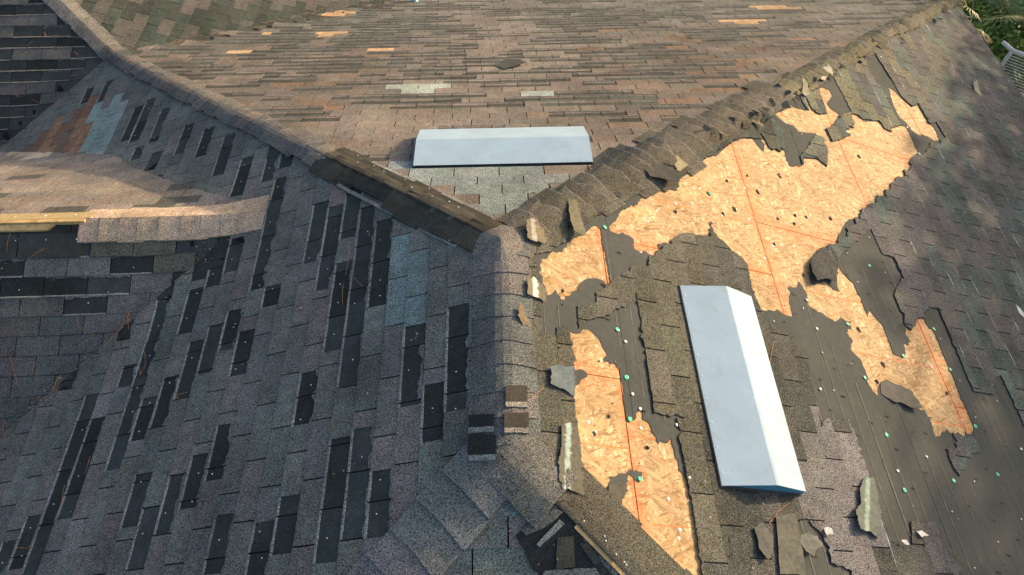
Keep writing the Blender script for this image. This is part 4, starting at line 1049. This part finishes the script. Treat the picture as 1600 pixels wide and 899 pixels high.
# small felt tatters on the boards
tt = [(1108,303,1.6),(1168,275,.9),(1184,300,2.),(1148,327,2.2),(1242,337,.9),(1241,350,.8),(1260,340,1.),(1218,275,2.2),(1342,245,2.4),(1215,342,1.),(1298,342,1.3),(1056,332,1.),(1130,335,1.2),(1380,570,1.8),(1370,597,1.2),(1342,515,1.8),(1256,430,1.),(952,650,.8),(1012,700,.6),(880,455,.7),(1418,470,.01),(930,678,.8),(1480,615,1.),(1136,283,.7),(1210,382,.7)]
for x, y, k in tt:
    P = back(x, y); n = 7; V = []; r = .008*k**.5
    if not inosb(P.x, P.y): continue
    pts = []
    an = -1.25
    for i in range(n):
        a = i/n*2*math.pi; e1 = math.cos(a)*r*1.7*ru(.7, 1.2); e2 = math.sin(a)*r*.6*ru(.6, 1.3)
        pts.append((P.x+e1*math.cos(an)-e2*math.sin(an), P.y+e1*math.sin(an)+e2*math.cos(an)))
    V, F = prism(pts, lambda x, y: -M_*x+.004+.008*rnd(), lambda x, y: -M_*x+.0006); mesh('felt_tatter', V, F, CM, SLOPE['R'], (.07, .065, .055, 0))
# slivers of bare board showing through the felt
# pine needles
def needle(pts, s, grp, lab):
    V = []; F = []; Q = [back(x, y, s) for x, y in pts]
    # smooth polyline
    R_ = []
    for i in range(len(Q)-1):
        for t in range(4): R_.append(lerp(Q[i], Q[i+1], t/4))
    R_.append(Q[-1]); n = len(R_)
    for i, p in enumerate(R_):
        d = (R_[min(i+1, n-1)]-R_[max(i-1, 0)]).normalized(); u = d.cross(Vector((0, 0, 1))).normalized(); v = u.cross(d)
        r = .0016*(1-.5*i/n); z = G(p.x, p.y)+.0105+.006*math.sin(i/n*3.14)+(.004 if s == 'R' else 0)
        for k in range(3): a = k*2.094; q = Vector((p.x, p.y, z))+(u*math.cos(a)+v*math.sin(a))*r; V.append(q)
        if i: F += [[3*(i-1)+k, 3*(i-1)+(k+1) % 3, 3*i+(k+1) % 3, 3*i+k] for k in range(3)]
    o = mesh('pine_needle', V, F, NEEDLE, None); tag(o, lab, 'pine needle', grp)
LN = 'dry orange brown pine needle lying on the dark shaded shingles'
for pts in [[(18,559),(25,580),(31,602),(37,613)],[(98,592),(94,605),(88,622)],[(100,590),(92,607),(87,620)],[(214,490),(205,505),(188,527)],[(212,495),(200,515),(185,530),(165,550)],[(208,505),(196,520),(172,545)],[(206,490),(207,510),(206,520)],[(224,543),(229,555),(230,572),(221,589)],[(216,570),(221,578),(222,588)],[(123,498),(127,516),(145,525),(155,532)],[(537,445),(536,462),(536,478)],[(547,380),(545,410),(541,432)],[(577,363),(578,373)],[(553,435),(560,443),(568,450)],[(20,665),(15,675),(12,690)],[(103,760),(101,775),(99,790)],[(26,857),(45,858),(55,850)],[(143,715),(140,728),(135,742)],[(18,755),(12,770),(8,792)],[(60,650),(75,649),(88,650)],[(650,520),(652,527),(648,533)],[(257,262),(260,270),(257,280)],[(18,366),(14,384),(13,398)],[(75,388),(60,398),(45,408)],[(758,705),(765,708),(772,710)],[(280,625),(277,620),(295,615)]]:
    s = 'L' if pts[0][0] > 150 or pts[0][1] > 600 else 'F1'
    needle(pts, s, 'pine needles fallen on the shaded shingles', LN)
LN2 = 'thin tan pine needle caught in the far valley and upper left shingles'
random.seed(3)
for i in range(26):
    t = rnd(); x = lerp(250, 640, t); y = lerp(76, 6, t)+ru(-6, 5); a = ru(-.5, .2); L_ = ru(8, 28)
    needle([(x, y), (x+L_*.5*math.cos(a), y-L_*.5*math.sin(-a)*.6+ru(-1, 1)), (x+L_*math.cos(a), y+L_*math.sin(a)*.6)], 'B', 'needles in the upper left valley', LN2)
for i in range(18):
    x = ru(0, 140); y = ru(5, 190); a = ru(-2.9, .5); L_ = ru(10, 24)
    needle([(x, y), (x+L_*.5*math.cos(a), y+L_*.5*math.sin(a)*.5+ru(-1, 1)), (x+L_*math.cos(a), y+L_*math.sin(a)*.5)], 'F2', 'needles in the upper left valley', LN2)
LN3 = 'straight reddish needle lying on the sunlit right side of the roof'
for pts in [[(985,240),(1000,252),(1013,262)],[(995,255),(1008,262),(1020,268)],[(842,385),(840,400),(836,420)],[(879,360),(880,375),(880,385)],[(825,545),(832,552),(832,585)],[(826,630),(838,618),(850,608)],[(1138,840),(1145,865),(1153,899)],[(1200,820),(1215,800),(1228,790)],[(1262,798),(1275,820),(1290,850)],[(1470,850),(1490,870),(1520,893)],[(1198,590),(1203,560),(1208,535)]]:
    needle(pts, 'R', 'needles on the sunlit right side', LN3)

# grit, crumbs and flakes lying over the roof, thickest in the valleys
random.seed(77); gb = MB()
for i in range(2600):
    if i < 1500: x = ru(-3.6, 4.4); y = ru(-2.0, 3.8)
    elif i < 2050: t = rnd(); x = J.x-t*2.2+ru(-.14, .14)*rnd(); y = J.y-.85*t*2.2+ru(-.14, .14)*rnd()
    else: t = rnd(); x = SX+t*3.2+ru(-.14, .14)*rnd(); y = SY+t*3.2*GG+ru(-.14, .14)*rnd()
    if inosb(x, y) and rnd() < .5: continue
    r_ = ru(.0025, .007)*(1.5 if rnd() < .1 else 1); a0 = rnd()*6.28; n_ = 4; zb_ = G(x, y)+(.0175 if x > .12 and not inosb(x, y) and y < x*GG else .0085)
    if inosb(x, y): zb_ = G(x, y)+.002
    V = [(x+r_*math.cos(a0+k*1.57)*ru(.5, 1.5), y+r_*math.sin(a0+k*1.57)*ru(.5, 1.2), zb_+ru(0, .003)) for k in range(n_)]+[(x, y, zb_+.004)]
    c_ = random.choice([(.03, .03, .03), (.05, .047, .04), (.17, .12, .07), (.24, .22, .19), (.10, .09, .07)])
    gb.add(V, [[k, (k+1) % n_, n_] for k in range(n_)], (*jit(c_, .2), 0.))
tag(gb.build('roof_grit', CM, house, center=False), kind='stuff')
# ================================================================== ground, garden and trees
gm = plain('garden_soil', (.055, .042, .028), .95, .1, .5, 1.2)
V, F = [(-400, -400, -5.2), (400, -400, -5.2), (400, 400, -5.2), (-400, 400, -5.2)], [[0, 1, 2, 3]]
g_ = mesh('ground', V, F, plain('lawn_ground', (.045, .06, .022), .95, .1, .5, .8), None); g_['kind'] = 'structure'
V, F = prism([(6.4, 2.5), (22, 2.5), (22, 16), (6.4, 16)], lambda x, y: -5.15+.05*noise.noise(Vector((x, y, 0))), lambda x, y: -5.3); b_ = mesh('garden_bed', V, F, gm, None); b_['kind'] = 'structure'
LEAF = colmat('leaf', .55, .3, 30, .35); BARK = plain('bark', (.10, .075, .05), .9, .2, .35, 14, bump=.01)
def leafcloud(mb, cen, rad, n, size, cols, flat=.5, shell=.55):
    for i in range(n):
        while True:
            p = Vector((ru(-1, 1), ru(-1, 1), ru(-1, 1)))
            if shell < p.length <= 1: break
        cl = noise.noise(Vector((p.x*2+cen[0], p.y*2+cen[1], p.z*2)))
        if cl < -.28: continue
        q = Vector(cen)+Vector((p.x*rad[0], p.y*rad[1], p.z*rad[2]))*(1+.18*cl)
        up = (Vector((p.x, p.y, p.z+flat))+Vector((ru(-.7, .7), ru(-.7, .7), ru(-.3, .5)))).normalized()
        t = up.cross(Vector((ru(-1, 1), ru(-1, 1), ru(-1, 1)))).normalized(); b = up.cross(t); s_ = size*ru(.6, 1.3)
        c_ = jit(random.choice(cols), .2)
        mb.add([q-t*s_, q+b*s_*.42-t*.1*s_, q+t*s_, q-b*s_*.42-t*.1*s_], [[0, 1, 2, 3]], (*c_, 0))
GR = [(.09, .17, .025), (.13, .22, .03), (.06, .12, .018), (.20, .27, .05)]
def shrub(x, y, r, h, n, label, cols=GR, size=.05, group='shrubs below the right eave'):
    t = empty('shrub', (x, y, -5.15)); tag(t, label, 'shrub', group)
    mb = MB()
    for k in range(6):
        a = rnd()*6.28; rr = r*.45*rnd()
        leafcloud(mb, (x+rr*math.cos(a), y+rr*math.sin(a), -5.15+h*ru(.45, .75)), (r*.62, r*.62, h*.42), n//6, size, cols)
    mb.build('foliage', LEAF, t)
    sb = MB()
    for k in range(5):
        a = rnd()*6.28; V = []
        for (z, rr, o) in ((0, .03, 0), (h*.7, .012, r*.4)):
            V += [(x+math.cos(a)*o+rr*math.cos(q*1.571), y+math.sin(a)*o+rr*math.sin(q*1.571), -5.15+z) for q in range(4)]
        sb.add(V, [[i, (i+1) % 4, (i+1) % 4+4, i+4] for i in range(4)])
    sb.build('stem', BARK, t)
gpos = [((1558,52),1.0,1.0,'vine covered shrub directly right of the eave, nearest the roof corner'),((1590,40),1.1,1.1,'dense green shrub at the far right picture edge'),((1575,92),.8,.8,'low leafy shrub just above the white rack'),((1540,75),.7,.7,'small bright shrub squeezed against the eave line'),((1548,28),.6,.5,'low patch of creeper below the palm leaves')]
for (q, r, h, lb_) in gpos:
    P = backz(*q, -4.6); shrub(P.x, P.y, r, h, 6500, lb_, group=None, size=.07)
# palm
def frond(mb, base, az, el, L_, n=22):
    d = Vector((math.cos(az)*math.cos(el), math.sin(az)*math.cos(el), math.sin(el))); side = d.cross(Vector((0, 0, 1))).normalized()
    up = side.cross(d)
    mb2 = MB(); e = base+d*L_*.55
    V = [base+side*.008, base-side*.008, e-side*.006, e+side*.006]; mb.add(V, [[0, 1, 2, 3]], (.16, .20, .06, 0))
    for i in range(n):
        a = lerp(-1.9, 1.9, i/(n-1)); dd = (d*math.cos(a)+side*math.sin(a)).normalized(); w_ = .014; l_ = L_*.5*ru(.85, 1.05); dr = Vector((0, 0, -l_*.22))
        s2 = dd.cross(up).normalized()
        mb.add([e-s2*w_*.4, e+dd*l_*.5-s2*w_+up*.01, e+dd*l_+dr, e+dd*l_*.5+s2*w_+up*.01, e+s2*w_*.4], [[0, 1, 2, 3, 4]], (*jit(random.choice([(.08, .13, .03), (.06, .10, .025), (.12, .15, .045)]), .2), 0))
Pp = backz(1532, 8, -3.9); pt = empty('palm', (Pp.x, Pp.y, -5.15)); tag(pt, 'small fan palm with pale narrow leaves beside the roof corner', 'palm')
tb = MB(); V = []
for z, r in ((0, .10), (.55, .07)): V += [(Pp.x+r*math.cos(q*.785), Pp.y+r*math.sin(q*.785), -5.15+z) for q in range(8)]
tb.add(V, [[i, (i+1) % 8, (i+1) % 8+8, i+8] for i in range(8)]+[list(range(8, 16))]); tb.build('trunk', BARK, pt)
for i in range(9):
    fb = MB(); frond(fb, Vector((Pp.x, Pp.y, -4.15)), i*.7+ru(-.2, .2), ru(.15, .8), ru(.8, 1.1)); fb.build('frond', LEAF, pt)
# white rack beside the house
WHT = plain('white_painted_tube', (.60, .64, .66), .45, .4, .08, 9)
def bar(mb, a, b, r):
    d = (b-a).normalized(); u = d.cross(Vector((.3, .2, .9))).normalized(); v = d.cross(u); V = []
    for p in (a, b): V += [p+(u*math.cos(k*1.0472)+v*math.sin(k*1.0472))*r for k in range(6)]
    mb.add(V, [[k, (k+1) % 6, (k+1) % 6+6, k+6] for k in range(6)]+[[5, 4, 3, 2, 1, 0], [6, 7, 8, 9, 10, 11]])
zt_ = -3.55; K1 = backz(1582, 79, zt_); K2 = backz(1612, 90, zt_); K0 = backz(1567, 66, zt_)
rk = empty('metal_rack', (K1.x, K1.y, -5.2)); tag(rk, 'white tube framed metal gate with close horizontal bars beside the shrubs', 'gate')
dX = (K2-K1).normalized()*1.3; dZ = Vector((0, 0, -1.2))
fbm = MB(); bar(fbm, K1, K1+dX, .03); fbm.build('rail', WHT, rk)
for a_, b_2, r_ in ((K1+dZ, K1+dX+dZ, .03), (K1+Vector((0, 0, -.6)), K1+dX+Vector((0, 0, -.6)), .018), (K0, K1, .03)):
    fbm = MB(); bar(fbm, a_, b_2, r_); fbm.build('rail', WHT, rk)
for q in (K1, K1+dX*.5, K1+dX):
    mb = MB(); bar(mb, q, Vector((q.x, q.y, -5.2)), .032); mb.build('post', WHT, rk)
for i in range(26):
    mb = MB(); o = Vector((0, 0, -.04-i*.044)); bar(mb, K1+o, K1+dX+o, .006); mb.build('bar', WHT, rk)
# trees standing off to the right; their crowns throw the dappled shade on the right slope
def tree(cx, cy, z0, crowns, label, n=620, size=.17):
    t = empty('tree', (cx, cy, -5.2)); tag(t, label, 'tree')
    tb = MB(); V = []; prev = None
    for z, r in ((-5.2, .28), (-3, .2), (z0, .12)): V += [(cx+r*math.cos(q*.785)+.1*math.sin(z), cy+r*math.sin(q*.785), z) for q in range(8)]
    tb.add(V, [[j*8+i, j*8+(i+1) % 8, j*8+(i+1) % 8+8, j*8+i+8] for j in range(2) for i in range(8)])
    for c_ in crowns:
        bar(tb, Vector((cx, cy, z0-1.2)), Vector(c_[0]), .05)
    tb.build('trunk', BARK, t)
    mb = MB()
    for c_, r in crowns: leafcloud(mb, c_, (r, r, r*.85), int(n*r*r), size, GR, .3, .2)
    mb.build('crown', LEAF, t)
tree(15.5, 4, .3, [((15, 6.2, .7), 1.75), ((15.2, 8.1, -.3), 1.35), ((15, 9.9, -1.1), 1.5), ((15.6, 4.5, 1.1), 2.1), ((15.6, 2, 1.1), 2.2), ((15.3, 6.3, -1.4), 2.0), ((15.5, 3.3, -1.4), 2.2), ((15.4, -1, 1.0), 2.4), ((15.2, 8.5, -2.0), 1.8)], 'leafy tree standing in the garden right of the house whose crown shades the right slope')
tree(16.5, 16.5, .2, [((16, 14.9, .2), 1.2), ((16.4, 16.5, .6), 1.8), ((16.2, 18.6, .4), 1.9), ((16.2, 16.5, -1.3), 2.2)], 'second leafy tree farther back in the garden shading the far slope')
